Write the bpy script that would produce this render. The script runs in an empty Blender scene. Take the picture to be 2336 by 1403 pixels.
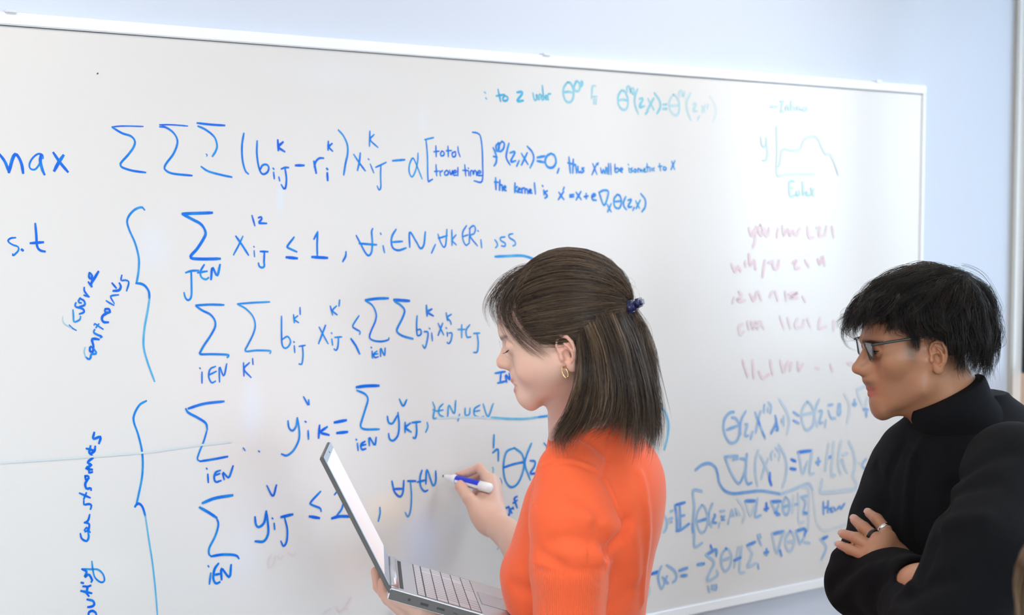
import bpy, bmesh, math, random
import numpy as np
from mathutils import Vector, Matrix

random.seed(7)
rng = np.random.default_rng(7)
SC = bpy.context.scene
COL = SC.collection

# ------------------------------------------------------------------ camera
FPX, CX, CY = 3300.0, 1168.0, 701.5          # focal length and centre in pixels of the 2336 x 1403 frame
PITCH = math.atan2(203.5, FPX)               # looking slightly down
CAM = Vector((0.0, 0.0, 1.74))
cd = bpy.data.cameras.new('camera')
cam = bpy.data.objects.new('camera', cd)
COL.objects.link(cam)
cam.location = CAM
cam.rotation_euler = (math.pi / 2 - PITCH, 0, 0)
cd.sensor_width = 36.0
cd.lens = FPX / 2336.0 * 36.0
cd.clip_start = 0.05
cd.dof.use_dof = True
cd.dof.focus_distance = 2.3
cd.dof.aperture_fstop = 4.5
SC.camera = cam

# ------------------------------------------------------------------ view, world, light
SC.view_settings.view_transform = 'Standard'
SC.view_settings.look = 'None'
SC.view_settings.gamma = 1.0
SC.view_settings.exposure = 0.06
SC.view_settings.use_curve_mapping = False
SC.cycles.max_bounces = 8
SC.cycles.diffuse_bounces = 5
SC.cycles.glossy_bounces = 4
SC.cycles.transparent_max_bounces = 8
SC.cycles.sample_clamp_indirect = 6.0
SC.cycles.use_denoising = True

SKY, GROUND = 10.5, 2.0
world = bpy.data.worlds.new('world')
SC.world = world
world.use_nodes = True
wn, wl = world.node_tree.nodes, world.node_tree.links
wn.clear()
wo = wn.new('ShaderNodeOutputWorld')
wb = wn.new('ShaderNodeBackground')
wt = wn.new('ShaderNodeTexCoord')
ws = wn.new('ShaderNodeSeparateXYZ')
wr = wn.new('ShaderNodeValToRGB')
wm = wn.new('ShaderNodeMath'); wm.operation = 'MULTIPLY_ADD'
wm.inputs[1].default_value = 0.5; wm.inputs[2].default_value = 0.5
wl.new(wt.outputs['Generated'], ws.inputs[0])
wl.new(ws.outputs[2], wm.inputs[0])
wl.new(wm.outputs[0], wr.inputs[0])
wl.new(wr.outputs[0], wb.inputs[0])
wl.new(wb.outputs[0], wo.inputs[0])
cr = wr.color_ramp
cr.elements[0].position = 0.0;  cr.elements[0].color = (GROUND * .80, GROUND * .86, GROUND * .95, 1)
cr.elements[1].position = 0.455; cr.elements[1].color = (GROUND * .9, GROUND * .97, GROUND * 1.1, 1)
e = cr.elements.new(0.505); e.color = (SKY * .88, SKY * .98, SKY * 1.10, 1)
e = cr.elements.new(0.62); e.color = (SKY * .74, SKY * .92, SKY * 1.18, 1)
e = cr.elements.new(1.0); e.color = (SKY * .55, SKY * .78, SKY * 1.15, 1)
# the sky is brighter behind the camera than on the side of the near windows
wd = wn.new('ShaderNodeVectorMath'); wd.operation = 'DOT_PRODUCT'; wd.inputs[1].default_value = (0.57536, -0.8179, 0.0)
wmr = wn.new('ShaderNodeMapRange'); wmr.inputs[1].default_value = .55; wmr.inputs[2].default_value = .95; wmr.inputs[3].default_value = .45; wmr.inputs[4].default_value = 1.7
wl.new(wt.outputs['Generated'], wd.inputs[0]); wl.new(wd.outputs['Value'], wmr.inputs[0]); wl.new(wmr.outputs[0], wb.inputs[1])

# the board wall runs along T away to the right; N points from it into the room
T = Vector((0.8179, 0.57536, 0.0)); N = Vector((0.57536, -0.8179, 0.0)); Z = Vector((0, 0, 1))
WALL_D = 2.45                                 # distance from the camera to the face of the board


def view_ray(px, py):
    r, u = (px - CX) / FPX, -(py - CY) / FPX
    return Vector((r, math.cos(PITCH) + u * math.sin(PITCH), -math.sin(PITCH) + u * math.cos(PITCH)))


def at(px, py, depth):
    """The point in the room seen at pixel (px, py), at a horizontal distance depth in front of the camera."""
    d = view_ray(px, py)
    return CAM + d * (depth / d.y)


def on_wall(px, py, out=0.0):
    d = view_ray(px, py)
    return CAM + d * ((WALL_D - out) / -(d.dot(N)))


CORNER = on_wall(2309, 600, -0.012); CORNER.z = 0.0    # foot of the corner of the board wall and the window wall


def room(u, s, z):
    """u metres left of the corner along the board wall, s metres out from that wall, z above the floor."""
    return CORNER - T * u + N * s + Z * z


# ------------------------------------------------------------------ small helpers
def tag(o, label=None, cat=None, group=None, kind=None):
    if label: o['label'] = label
    if cat: o['category'] = cat
    if group: o['group'] = group
    if kind: o['kind'] = kind
    return o


def empty(name, loc, label=None, cat=None, group=None):
    o = bpy.data.objects.new(name, None)
    COL.objects.link(o)
    o.location = loc
    o.empty_display_size = 0.05
    return tag(o, label, cat, group)


def link_mesh(name, me, mat, parent=None, smooth=False):
    o = bpy.data.objects.new(name, me)
    COL.objects.link(o)
    for m in (mat if isinstance(mat, (list, tuple)) else [mat]):
        me.materials.append(m)
    if smooth:
        me.shade_smooth()
    if parent is not None:
        o.parent = parent
        o.matrix_parent_inverse = Matrix.Translation(parent.location).inverted()
    return o


def np_mesh(name, v, f, mat, parent=None, smooth=True):
    """v (n,3) world coordinates, f (m,3|4) indices -> one mesh object."""
    me = bpy.data.meshes.new(name)
    v = np.asarray(v, np.float32); f = np.asarray(f, np.int32)
    k = f.shape[1]
    me.vertices.add(len(v)); me.vertices.foreach_set('co', v.ravel())
    me.loops.add(f.size); me.loops.foreach_set('vertex_index', f.ravel())
    me.polygons.add(len(f))
    me.polygons.foreach_set('loop_start', np.arange(0, f.size, k, dtype=np.int32))
    me.update(calc_edges=True)
    me.validate()
    return link_mesh(name, me, mat, parent, smooth)


def bm_obj(name, bm, mat, parent=None, smooth=False):
    bmesh.ops.recalc_face_normals(bm, faces=bm.faces[:])
    me = bpy.data.meshes.new(name)
    bm.to_mesh(me); bm.free()
    return link_mesh(name, me, mat, parent, smooth)


def frame_box(bm, o, ax, ay, az, x0, x1, y0, y1, z0, z1, bev=0.0, seg=2):
    """A box in the frame (o; ax, ay, az), optionally with rounded edges."""
    vs = []
    for z in (z0, z1):
        for x, y in ((x0, y0), (x1, y0), (x1, y1), (x0, y1)):
            vs.append(bm.verts.new(o + ax * x + ay * y + az * z))
    fs = [bm.faces.new([vs[i] for i in q]) for q in ((3, 2, 1, 0), (4, 5, 6, 7), (0, 1, 5, 4), (1, 2, 6, 5), (2, 3, 7, 6), (3, 0, 4, 7))]
    if bev > 0:
        bmesh.ops.bevel(bm, geom=list({e for f in fs for e in f.edges}), offset=bev, segments=seg, affect='EDGES', clamp_overlap=True)


def room_box(name, mat, u0, u1, s0, s1, z0, z1, parent=None, bev=0.0):
    bm = bmesh.new()
    frame_box(bm, CORNER, -T, N, Z, u0, u1, s0, s1, z0, z1, bev)
    return bm_obj(name, bm, mat, parent)


def tube_mesh(paths, radii, sides=6, cap=True):
    """Vertices and faces of tubes along paths (list of (n,3) arrays), radii a list of scalars or arrays."""
    V, F, base = [], [], 0
    for P, R in zip(paths, radii):
        P = np.asarray(P, float); n = len(P)
        R = np.broadcast_to(np.asarray(R, float), (n,))
        tg = np.gradient(P, axis=0); tg /= np.linalg.norm(tg, axis=1, keepdims=True) + 1e-12
        ref = np.array([0.3, 0.2, 0.93]) if abs(tg[0] @ np.array([0.3, 0.2, 0.93])) < .9 else np.array([1., 0, 0])
        a = np.cross(tg, ref); a /= np.linalg.norm(a, axis=1, keepdims=True) + 1e-12
        b = np.cross(tg, a)
        th = np.arange(sides) * 2 * np.pi / sides
        ring = P[:, None] + R[:, None, None] * (np.cos(th)[None, :, None] * a[:, None] + np.sin(th)[None, :, None] * b[:, None])
        V.append(ring.reshape(-1, 3))
        i = np.arange(n - 1)[:, None] * sides; j = np.arange(sides)[None]
        j2 = (j + 1) % sides
        q = np.stack([i + j, i + j2, i + sides + j2, i + sides + j], -1).reshape(-1, 4) + base
        F.append(q)
        base += n * sides
        if cap:
            V.append(P[[0, -1]])
            c0, c1 = base, base + 1
            jj = np.arange(sides); jj2 = (jj + 1) % sides
            s0 = base - n * sides; s1 = base - sides
            F.append(np.stack([s0 + jj2, s0 + jj, np.full(sides, c0), np.full(sides, c0)], -1))
            F.append(np.stack([s1 + jj, s1 + jj2, np.full(sides, c1), np.full(sides, c1)], -1))
            base += 2
    return np.concatenate(V), np.concatenate(F)


def quads_mesh(name, V, F, mat, parent=None, smooth=True):
    """Like np_mesh but F may hold triangles written as quads with the last index repeated."""
    me = bpy.data.meshes.new(name)
    tri = F[:, 2] == F[:, 3]
    loops = []
    cnt = np.where(tri, 3, 4)
    flat = F.ravel()
    keep = np.ones(F.shape, bool); keep[tri, 3] = False
    flat = F[keep]
    start = np.concatenate([[0], np.cumsum(cnt)[:-1]])
    me.vertices.add(len(V)); me.vertices.foreach_set('co', np.asarray(V, np.float32).ravel())
    me.loops.add(len(flat)); me.loops.foreach_set('vertex_index', flat.astype(np.int32))
    me.polygons.add(len(F)); me.polygons.foreach_set('loop_start', start.astype(np.int32))
    me.update(calc_edges=True)
    return link_mesh(name, me, mat, parent, smooth)


def spline(pts, n=None, step=None):
    """Catmull-Rom through pts, resampled to n points (or about one per step)."""
    P = np.asarray(pts, float)
    if len(P) == 2:
        L = np.linalg.norm(P[1] - P[0])
        m = n or max(2, int(L / step) + 1)
        return P[0] + (P[1] - P[0]) * np.linspace(0, 1, m)[:, None]
    Q = np.vstack([2 * P[0] - P[1], P, 2 * P[-1] - P[-2]])
    out = []
    for i in range(1, len(Q) - 2):
        t = np.linspace(0, 1, 24, endpoint=False)[:, None]
        a, b, c, d = Q[i - 1], Q[i], Q[i + 1], Q[i + 2]
        out.append(.5 * (2 * b + (c - a) * t + (2 * a - 5 * b + 4 * c - d) * t * t + (3 * b - a - 3 * c + d) * t ** 3))
    out.append(P[-1:])
    C = np.vstack(out)
    s = np.concatenate([[0], np.cumsum(np.linalg.norm(np.diff(C, axis=0), axis=1))])
    m = n or max(3, int(s[-1] / step) + 1)
    ss = np.linspace(0, s[-1], m)
    return np.stack([np.interp(ss, s, C[:, k]) for k in range(C.shape[1])], 1)

# ------------------------------------------------------------------ materials
MATS = {}


def new_mat(name):
    m = bpy.data.materials.new(name)
    m.use_nodes = True
    nt = m.node_tree
    return m, nt, nt.nodes['Principled BSDF']


def plain(name, col, rough=0.5, metal=0.0, spec=0.5, bump=0.0, bscale=200.0, var=0.0, vscale=8.0, coat=0.0):
    if name in MATS: return MATS[name]
    m, nt, b = new_mat(name)
    b.inputs['Base Color'].default_value = (*col, 1)
    b.inputs['Roughness'].default_value = rough
    b.inputs['Metallic'].default_value = metal
    b.inputs['Specular IOR Level'].default_value = spec
    b.inputs['Coat Weight'].default_value = coat
    tc = nt.nodes.new('ShaderNodeTexCoord')
    if var > 0:
        nz = nt.nodes.new('ShaderNodeTexNoise'); nz.inputs['Scale'].default_value = vscale; nz.inputs['Detail'].default_value = 4
        nt.links.new(tc.outputs['Object'], nz.inputs['Vector'])
        mx = nt.nodes.new('ShaderNodeMix'); mx.data_type = 'RGBA'
        mx.inputs[6].default_value = (*[c * (1 - var) for c in col], 1)
        mx.inputs[7].default_value = (*[min(1, c * (1 + var)) for c in col], 1)
        nt.links.new(nz.outputs[0], mx.inputs[0]); nt.links.new(mx.outputs[2], b.inputs['Base Color'])
    if bump > 0:
        nz = nt.nodes.new('ShaderNodeTexNoise'); nz.inputs['Scale'].default_value = bscale; nz.inputs['Detail'].default_value = 3
        nt.links.new(tc.outputs['Object'], nz.inputs['Vector'])
        bp = nt.nodes.new('ShaderNodeBump'); bp.inputs['Strength'].default_value = bump; bp.inputs['Distance'].default_value = 0.002
        nt.links.new(nz.outputs[0], bp.inputs['Height']); nt.links.new(bp.outputs[0], b.inputs['Normal'])
    MATS[name] = m
    return m


def emit(name, col, strength):
    m, nt, b = new_mat(name)
    b.inputs['Base Color'].default_value = (.8, .8, .8, 1)
    b.inputs['Emission Color'].default_value = (*col, 1)
    b.inputs['Emission Strength'].default_value = strength
    return m


WALL_PAINT = plain('wall_paint', (.60, .665, .77), .6, bump=.06, bscale=500)
CEIL_PAINT = plain('ceiling_paint', (.86, .86, .86), .8)
FLOOR_MAT = plain('carpet', (.52, .44, .36), .95, bump=.4, bscale=900, var=.15, vscale=60)
TAN_TRIM = plain('tan_trim', (.42, .40, .36), .5)
WHITE_TRIM = plain('white_trim', (.86, .90, .92), .45)
BLACK_FRAME = plain('black_frame', (.012, .016, .024), .4)
SILL_WOOD = plain('sill_wood', (.62, .46, .36), .5, var=.12, vscale=14)
ALU = plain('board_frame_white', (.86, .90, .93), .35)
ALU_SEAM = plain('board_seam', (.12, .12, .13), .6)
CLIP_MAT = plain('board_clip', (.70, .72, .76), .3, metal=.3)


def glass_pane():
    m, nt, b = new_mat('window_glass')
    nt.nodes.remove(b)
    out = nt.nodes['Material Output']
    tr = nt.nodes.new('ShaderNodeBsdfTransparent'); tr.inputs[0].default_value = (.96, .98, .97, 1)
    gl = nt.nodes.new('ShaderNodeBsdfGlossy'); gl.inputs['Roughness'].default_value = .02
    fr = nt.nodes.new('ShaderNodeFresnel'); fr.inputs[0].default_value = 1.3
    mx = nt.nodes.new('ShaderNodeMixShader')
    nt.links.new(fr.outputs[0], mx.inputs[0]); nt.links.new(tr.outputs[0], mx.inputs[1]); nt.links.new(gl.outputs[0], mx.inputs[2])
    nt.links.new(mx.outputs[0], out.inputs[0])
    return m


GLASS = glass_pane()

# ------------------------------------------------------------------ the room
RU, RS, RH = 6.2, 6.4, 2.75                   # along the board wall, out from it, height
tag(room_box('floor', FLOOR_MAT, -.2, RU + .2, -.2, RS + .2, -.1, 0), kind='structure')
tag(room_box('ceiling', CEIL_PAINT, -.2, RU + .2, -.2, RS + .2, RH, RH + .1), kind='structure')
tag(room_box('wall_back', WALL_PAINT, -.2, RU + .2, -.15, 0, 0, RH), kind='structure')
tag(room_box('wall_left', WALL_PAINT, RU, RU + .15, 0, RS, 0, RH), kind='structure')
FILL_WIN = [(2.6, 4.1), (4.4, 5.9)]                   # window openings added behind the camera, to light the people's near side
bm = bmesh.new()
frame_box(bm, CORNER, -T, N, Z, -.2, RU + .2, RS, RS + .15, 0, .95)
frame_box(bm, CORNER, -T, N, Z, -.2, RU + .2, RS, RS + .15, 2.45, RH)
for a, b in ((-.2, FILL_WIN[0][0]), (FILL_WIN[0][1], FILL_WIN[1][0]), (FILL_WIN[1][1], RU + .2)):
    frame_box(bm, CORNER, -T, N, Z, a, b, RS, RS + .15, .95, 2.45)
tag(bm_obj('wall_front', bm, WALL_PAINT), kind='structure')
for i, (a, b) in enumerate(FILL_WIN):
    w = tag(empty('window_%d' % (i + 3), room((a + b) / 2, RS, .95)), kind='structure')  # unseen window, added for fill light from behind the camera
    bm = bmesh.new()
    for (u0, u1, z0, z1) in ((a, a + .05, .95, 2.45), (b - .05, b, .95, 2.45), (a + .05, b - .05, .95, 1.0), (a + .05, b - .05, 2.4, 2.45), ((a + b) / 2 - .03, (a + b) / 2 + .03, 1.0, 2.4)):
        frame_box(bm, CORNER, -T, N, Z, u0, u1, RS + .05, RS + .10, z0, z1)
    bm_obj('window_frame', bm, BLACK_FRAME, w)
    room_box('window_pane', GLASS, a + .05, b - .05, RS + .072, RS + .078, 1.0, 2.4, w)
    ld = bpy.data.lights.new('daylight_portal', 'AREA')
    ld.shape = 'RECTANGLE'; ld.size = b - a; ld.size_y = 1.5
    ld.cycles.is_portal = True
    lo = bpy.data.objects.new('daylight_portal', ld); COL.objects.link(lo)
    lo.location = room((a + b) / 2, RS + .12, 1.7)
    lo.rotation_euler = (-N).to_track_quat('-Z', 'Z').to_euler()
# window wall: panels between and around the openings (u < 0 lies outside the room)
WIN = [(.0005, 1.25), (1.55, 2.75)]
Z0, Z1 = 1.31, 2.55
bm = bmesh.new()
frame_box(bm, CORNER, -T, N, Z, -.15, 0, 1.25, RS, 0, Z0)
frame_box(bm, CORNER, -T, N, Z, -.15, -.062, 0, 1.25, 0, Z0)
frame_box(bm, CORNER, -T, N, Z, -.15, 0, 0, RS, Z1, RH)
edges = [x for w in WIN for x in w][1:] + [RS]
for a, b in zip(edges[0::2], edges[1::2]):
    frame_box(bm, CORNER, -T, N, Z, -.15, 0, a, b, Z0, Z1)
tag(bm_obj('wall_right', bm, WALL_PAINT), kind='structure')
for i, (a, b) in enumerate(WIN):
    w = tag(empty('window_%d' % (i + 1), room(0, (a + b) / 2, Z0)), kind='structure')
    bm = bmesh.new()
    fw = .024
    for (s0, s1, z0, z1) in ((a, a + fw, Z0, Z1), (b - fw, b, Z0, Z1), (a + fw, b - fw, Z0, Z0 + fw), (a + fw, b - fw, Z1 - fw, Z1), ((a + b) / 2 - .035, (a + b) / 2 + .035, Z0 + fw, Z1 - fw)):
        frame_box(bm, CORNER, -T, N, Z, -.10, -.05, s0, s1, z0, z1, .003)
    bm_obj('window_frame', bm, BLACK_FRAME, w)
    room_box('window_pane', GLASS, -.078, -.072, a + fw, b - fw, Z0 + fw, Z1 - fw, w)
    ld = bpy.data.lights.new('daylight_portal', 'AREA')
    ld.shape = 'RECTANGLE'; ld.size = b - a; ld.size_y = Z1 - Z0
    ld.cycles.is_portal = True
    lo = bpy.data.objects.new('daylight_portal', ld); COL.objects.link(lo)
    lo.location = room(-.12, (a + b) / 2, (Z0 + Z1) / 2)
    lo.rotation_euler = (-T).to_track_quat('-Z', 'Z').to_euler()
tag(room_box('trim_4', plain('jamb_white', (.93, .95, .96), .4), -.05, -.001, -.001, .0004, 0, RH), kind='structure')
tag(room_box('trim_1', TAN_TRIM, 0, .012, 0, .010, 0, RH), kind='structure')
tag(room_box('trim_2', SILL_WOOD, -.062, -.05, .0005, 1.249, .10, Z0), kind='structure')
tag(room_box('trim_3', SILL_WOOD, 0, .03, 1.25, RS, Z0 - .04, Z0), kind='structure')
tag(room_box('baseboard_back', WHITE_TRIM, .03, RU, 0, .012, 0, .1), kind='structure')
tag(room_box('baseboard_left', WHITE_TRIM, RU - .012, RU, .012, RS, 0, .1), kind='structure')
PANEL = emit('panel_light', (1.0, .945, .88), 11.5)
for iu in range(3):
    for i_s in range(3):
        u, s = 1.2 + iu * 2.0, .85 + i_s * 2.1
        p = empty('ceiling_light', room(u, s, RH), 'square flat LED panel in the ceiling above the room, out of frame', 'ceiling light', 'ceiling panels')
        room_box('diffuser', PANEL, u - .3, u + .3, s - .3, s + .3, RH - .02, RH - .012, p)
        bm = bmesh.new()
        for q in ((-.32, .32, -.32, -.3), (-.32, .32, .3, .32), (-.32, -.3, -.3, .3), (.3, .32, -.3, .3)):
            frame_box(bm, CORNER, -T, N, Z, u + q[0], u + q[1], s + q[2], s + q[3], RH - .024, RH)
        bm_obj('frame', bm, WHITE_TRIM, p)

# ------------------------------------------------------------------ the whiteboard
BOUT = .012                                    # the board face stands this far out from the wall


def board_uz(px, py):
    q = on_wall(px, py)
    return (CORNER - q).dot(T), q.z


B_R, B_TOP = board_uz(2103, 216)
_, B_BOT = board_uz(1881, 1315.6)
B_L = RU - .6


def board_paint():
    m, nt, b = new_mat('whiteboard_face')
    tc = nt.nodes.new('ShaderNodeTexCoord')
    b.inputs['Roughness'].default_value = .22
    b.inputs['Specular IOR Level'].default_value = .55
    col = None
    base = nt.nodes.new('ShaderNodeRGB'); base.outputs[0].default_value = (.685, .68, .67, 1)
    col = base.outputs[0]
    nz = nt.nodes.new('ShaderNodeTexNoise'); nz.inputs['Scale'].default_value = 3.5; nz.inputs['Detail'].default_value = 5
    nt.links.new(tc.outputs['Object'], nz.inputs['Vector'])
    # wiped-off ink: soft stains, each a fixed patch on the board
    for (px, py, rx, rz, c, a) in STAINS:
        c3 = on_wall(px, py)
        sub = nt.nodes.new('ShaderNodeVectorMath'); sub.operation = 'SUBTRACT'
        nt.links.new(tc.outputs['Object'], sub.inputs[0]); sub.inputs[1].default_value = c3
        sc = nt.nodes.new('ShaderNodeVectorMath'); sc.operation = 'MULTIPLY'
        nt.links.new(sub.outputs[0], sc.inputs[0]); sc.inputs[1].default_value = (1 / rx / .82, 0, 1 / rz)
        ln = nt.nodes.new('ShaderNodeVectorMath'); ln.operation = 'LENGTH'
        nt.links.new(sc.outputs[0], ln.inputs[0])
        ad = nt.nodes.new('ShaderNodeMath'); ad.operation = 'MULTIPLY_ADD'
        nt.links.new(nz.outputs[0], ad.inputs[0]); ad.inputs[1].default_value = 1.2
        nt.links.new(ln.outputs[1], ad.inputs[2])
        mr = nt.nodes.new('ShaderNodeMapRange'); mr.interpolation_type = 'SMOOTHSTEP'
        mr.inputs[1].default_value = 1.6; mr.inputs[2].default_value = .6; mr.inputs[3].default_value = 0; mr.inputs[4].default_value = a
        nt.links.new(ad.outputs[0], mr.inputs[0])
        mx = nt.nodes.new('ShaderNodeMix'); mx.data_type = 'RGBA'
        nt.links.new(mr.outputs[0], mx.inputs[0]); nt.links.new(col, mx.inputs[6]); mx.inputs[7].default_value = (*c, 1)
        col = mx.outputs[2]
    nt.links.new(col, b.inputs['Base Color'])
    return m


STAINS = [(960, 1235, .07, .12, (.60, .68, .88), .6), (880, 1160, .10, .05, (.84, .74, .60), .5), (640, 1120, .12, .10, (.68, .72, .76), .35), (560, 1230, .06, .14, (.70, .73, .82), .4),
          (350, 560, .05, .07, (.66, .74, .86), .45), (575, 930, .035, .09, (.68, .75, .86), .5), (640, 450, .012, .05, (.62, .74, .88), .5), (965, 280, .025, .05, (.68, .76, .86), .4),
          (800, 1300, .06, .12, (.84, .72, .72), .3), (250, 1300, .10, .08, (.76, .77, .72), .3), (760, 170, .25, .05, (.72, .75, .80), .25)]
FACE = board_paint()
board = empty('whiteboard', room((B_R + B_L) / 2, 0, B_BOT), 'long wall whiteboard covered in blue handwritten formulas, in a slim white frame', 'whiteboard')
BL = board
room_box('writing_surface', FACE, B_R, B_L, .0005, BOUT, B_BOT, B_TOP, BL)
room_box('frame_top', ALU, B_R - .012, B_L, .0005, BOUT + .006, B_TOP + .0015, B_TOP + .0225, BL, .002)
room_box('frame_bottom', ALU, B_R - .012, B_L, .0005, BOUT + .006, B_BOT - .024, B_BOT - .001, BL, .002)
room_box('frame_side', ALU, B_R - .012, B_R - .001, .0005, BOUT + .005, B_BOT - .001, B_TOP + .001, BL, .002)
room_box('edge_seam', ALU_SEAM, B_R - .0005, B_L, .0005, BOUT + .0008, B_TOP, B_TOP + .0016, BL)
for px, py in ((22, 33), (1243, 129), (2000, 194)):
    u, z = board_uz(px, py)
    bm = bmesh.new()
    frame_box(bm, CORNER, -T, N, Z, u - .010, u + .010, .0005, BOUT + .010, B_TOP + .0200, B_TOP + .0262, .002)
    bm_obj('mounting_clip', bm, CLIP_MAT, BL)

# handwriting: every stroke a flat ribbon of dried ink on the board face, in millimetres left of the corner and above the floor


def ink_mat(name, col):
    m, nt, b = new_mat('ink_' + name)
    at_ = nt.nodes.new('ShaderNodeAttribute'); at_.attribute_name = 'ink'
    tc = nt.nodes.new('ShaderNodeTexCoord')
    nz = nt.nodes.new('ShaderNodeTexNoise'); nz.inputs['Scale'].default_value = 55; nz.inputs['Detail'].default_value = 3
    nt.links.new(tc.outputs['Object'], nz.inputs['Vector'])
    mr = nt.nodes.new('ShaderNodeMapRange')
    mr.inputs[1].default_value = .3; mr.inputs[2].default_value = .7; mr.inputs[3].default_value = .72; mr.inputs[4].default_value = 1.1
    nt.links.new(nz.outputs[0], mr.inputs[0])
    mu = nt.nodes.new('ShaderNodeMath'); mu.operation = 'MULTIPLY'; mu.use_clamp = True
    nt.links.new(at_.outputs['Fac'], mu.inputs[0]); nt.links.new(mr.outputs[0], mu.inputs[1])
    cc = nt.nodes.new('ShaderNodeCombineColor')
    for i, (tr, w) in enumerate(zip(col, (.685, .68, .67))):
        pw = nt.nodes.new('ShaderNodeMath'); pw.operation = 'POWER'; pw.inputs[0].default_value = tr
        nt.links.new(mu.outputs[0], pw.inputs[1])
        ml = nt.nodes.new('ShaderNodeMath'); ml.operation = 'MULTIPLY'; ml.inputs[1].default_value = w
        nt.links.new(pw.outputs[0], ml.inputs[0]); nt.links.new(ml.outputs[0], cc.inputs[i])
    nt.links.new(cc.outputs[0], b.inputs['Base Color'])
    b.inputs['Roughness'].default_value = .25
    return m


INKS = {'blue': ink_mat('blue', (.001, .165, 1.0)), 'lightblue': ink_mat('light_blue', (.012, .36, .90)), 'violetblue': ink_mat('violet_blue', (.030, .20, 1.0)),
        'cyan': ink_mat('cyan', (.05, .50, .66)), 'pink': ink_mat('pink', (.95, .16, .32)), 'dark': ink_mat('dark', (.02, .02, .08))}
INK_STEP = 0


def write_line(name, colour, strokes, label=None):
    global INK_STEP
    V, F, A, base = [], [], [], 0
    r = random.Random(len(strokes) * 31 + len(name))
    for w, a, pts in strokes:
        P = np.array(pts, float) / 10000.0
        C = spline(P, step=.0028) if len(P) > 1 else P
        if len(C) < 3: C = spline(P[[0, -1]], n=3)
        n = len(C)
        tg = np.gradient(C, axis=0); tg /= np.linalg.norm(tg, axis=1, keepdims=True) + 1e-9
        nm = np.stack([-tg[:, 1], tg[:, 0]], 1)
        # a chisel tip: thinner in one direction
        hw = w / 20000.0 * (0.72 + .22 * np.abs(nm @ np.array([.5, .86])))
        e = np.minimum(np.arange(n), np.arange(n)[::-1]) * .0028
        hw = hw * np.clip(.72 + e / .006 * .28, .5, 1)
        ext = w / 20000.0 * .6
        C[0] -= tg[0] * ext; C[-1] += tg[-1] * ext
        aa = a ** (1.9 if colour == 'lightblue' else 2.0 if colour == 'violetblue' else 2.0 if colour == 'blue' else 1.5) * (1 + .10 * np.sin(np.linspace(0, 6, n) + r.random() * 6))
        INK_STEP += 1
        out = BOUT + .0003 + .0000012 * INK_STEP
        for k in (-1, 1):
            q = C + nm * hw[:, None] * k
            V.append(np.array([CORNER - T * x + N * out + Z * y for x, y in q]))
            A.append(aa)
        i = np.arange(n - 1)
        F.append(np.stack([i, i + 1, n + i + 1, n + i], 1) + base)
        base += 2 * n
    o = np_mesh(name, np.concatenate(V), np.concatenate(F), INKS[colour], BL, smooth=False)
    at_ = o.data.attributes.new('ink', 'FLOAT', 'POINT')
    at_.data.foreach_set('value', np.concatenate(A).astype(np.float32))
    label = {'lightblue': 'pale blue handwriting', 'pink': 'almost wiped-off pink handwriting', 'cyan': 'faint cyan sketch of a graph'}.get(colour)
    if label: o['label'] = label
    return o


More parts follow.
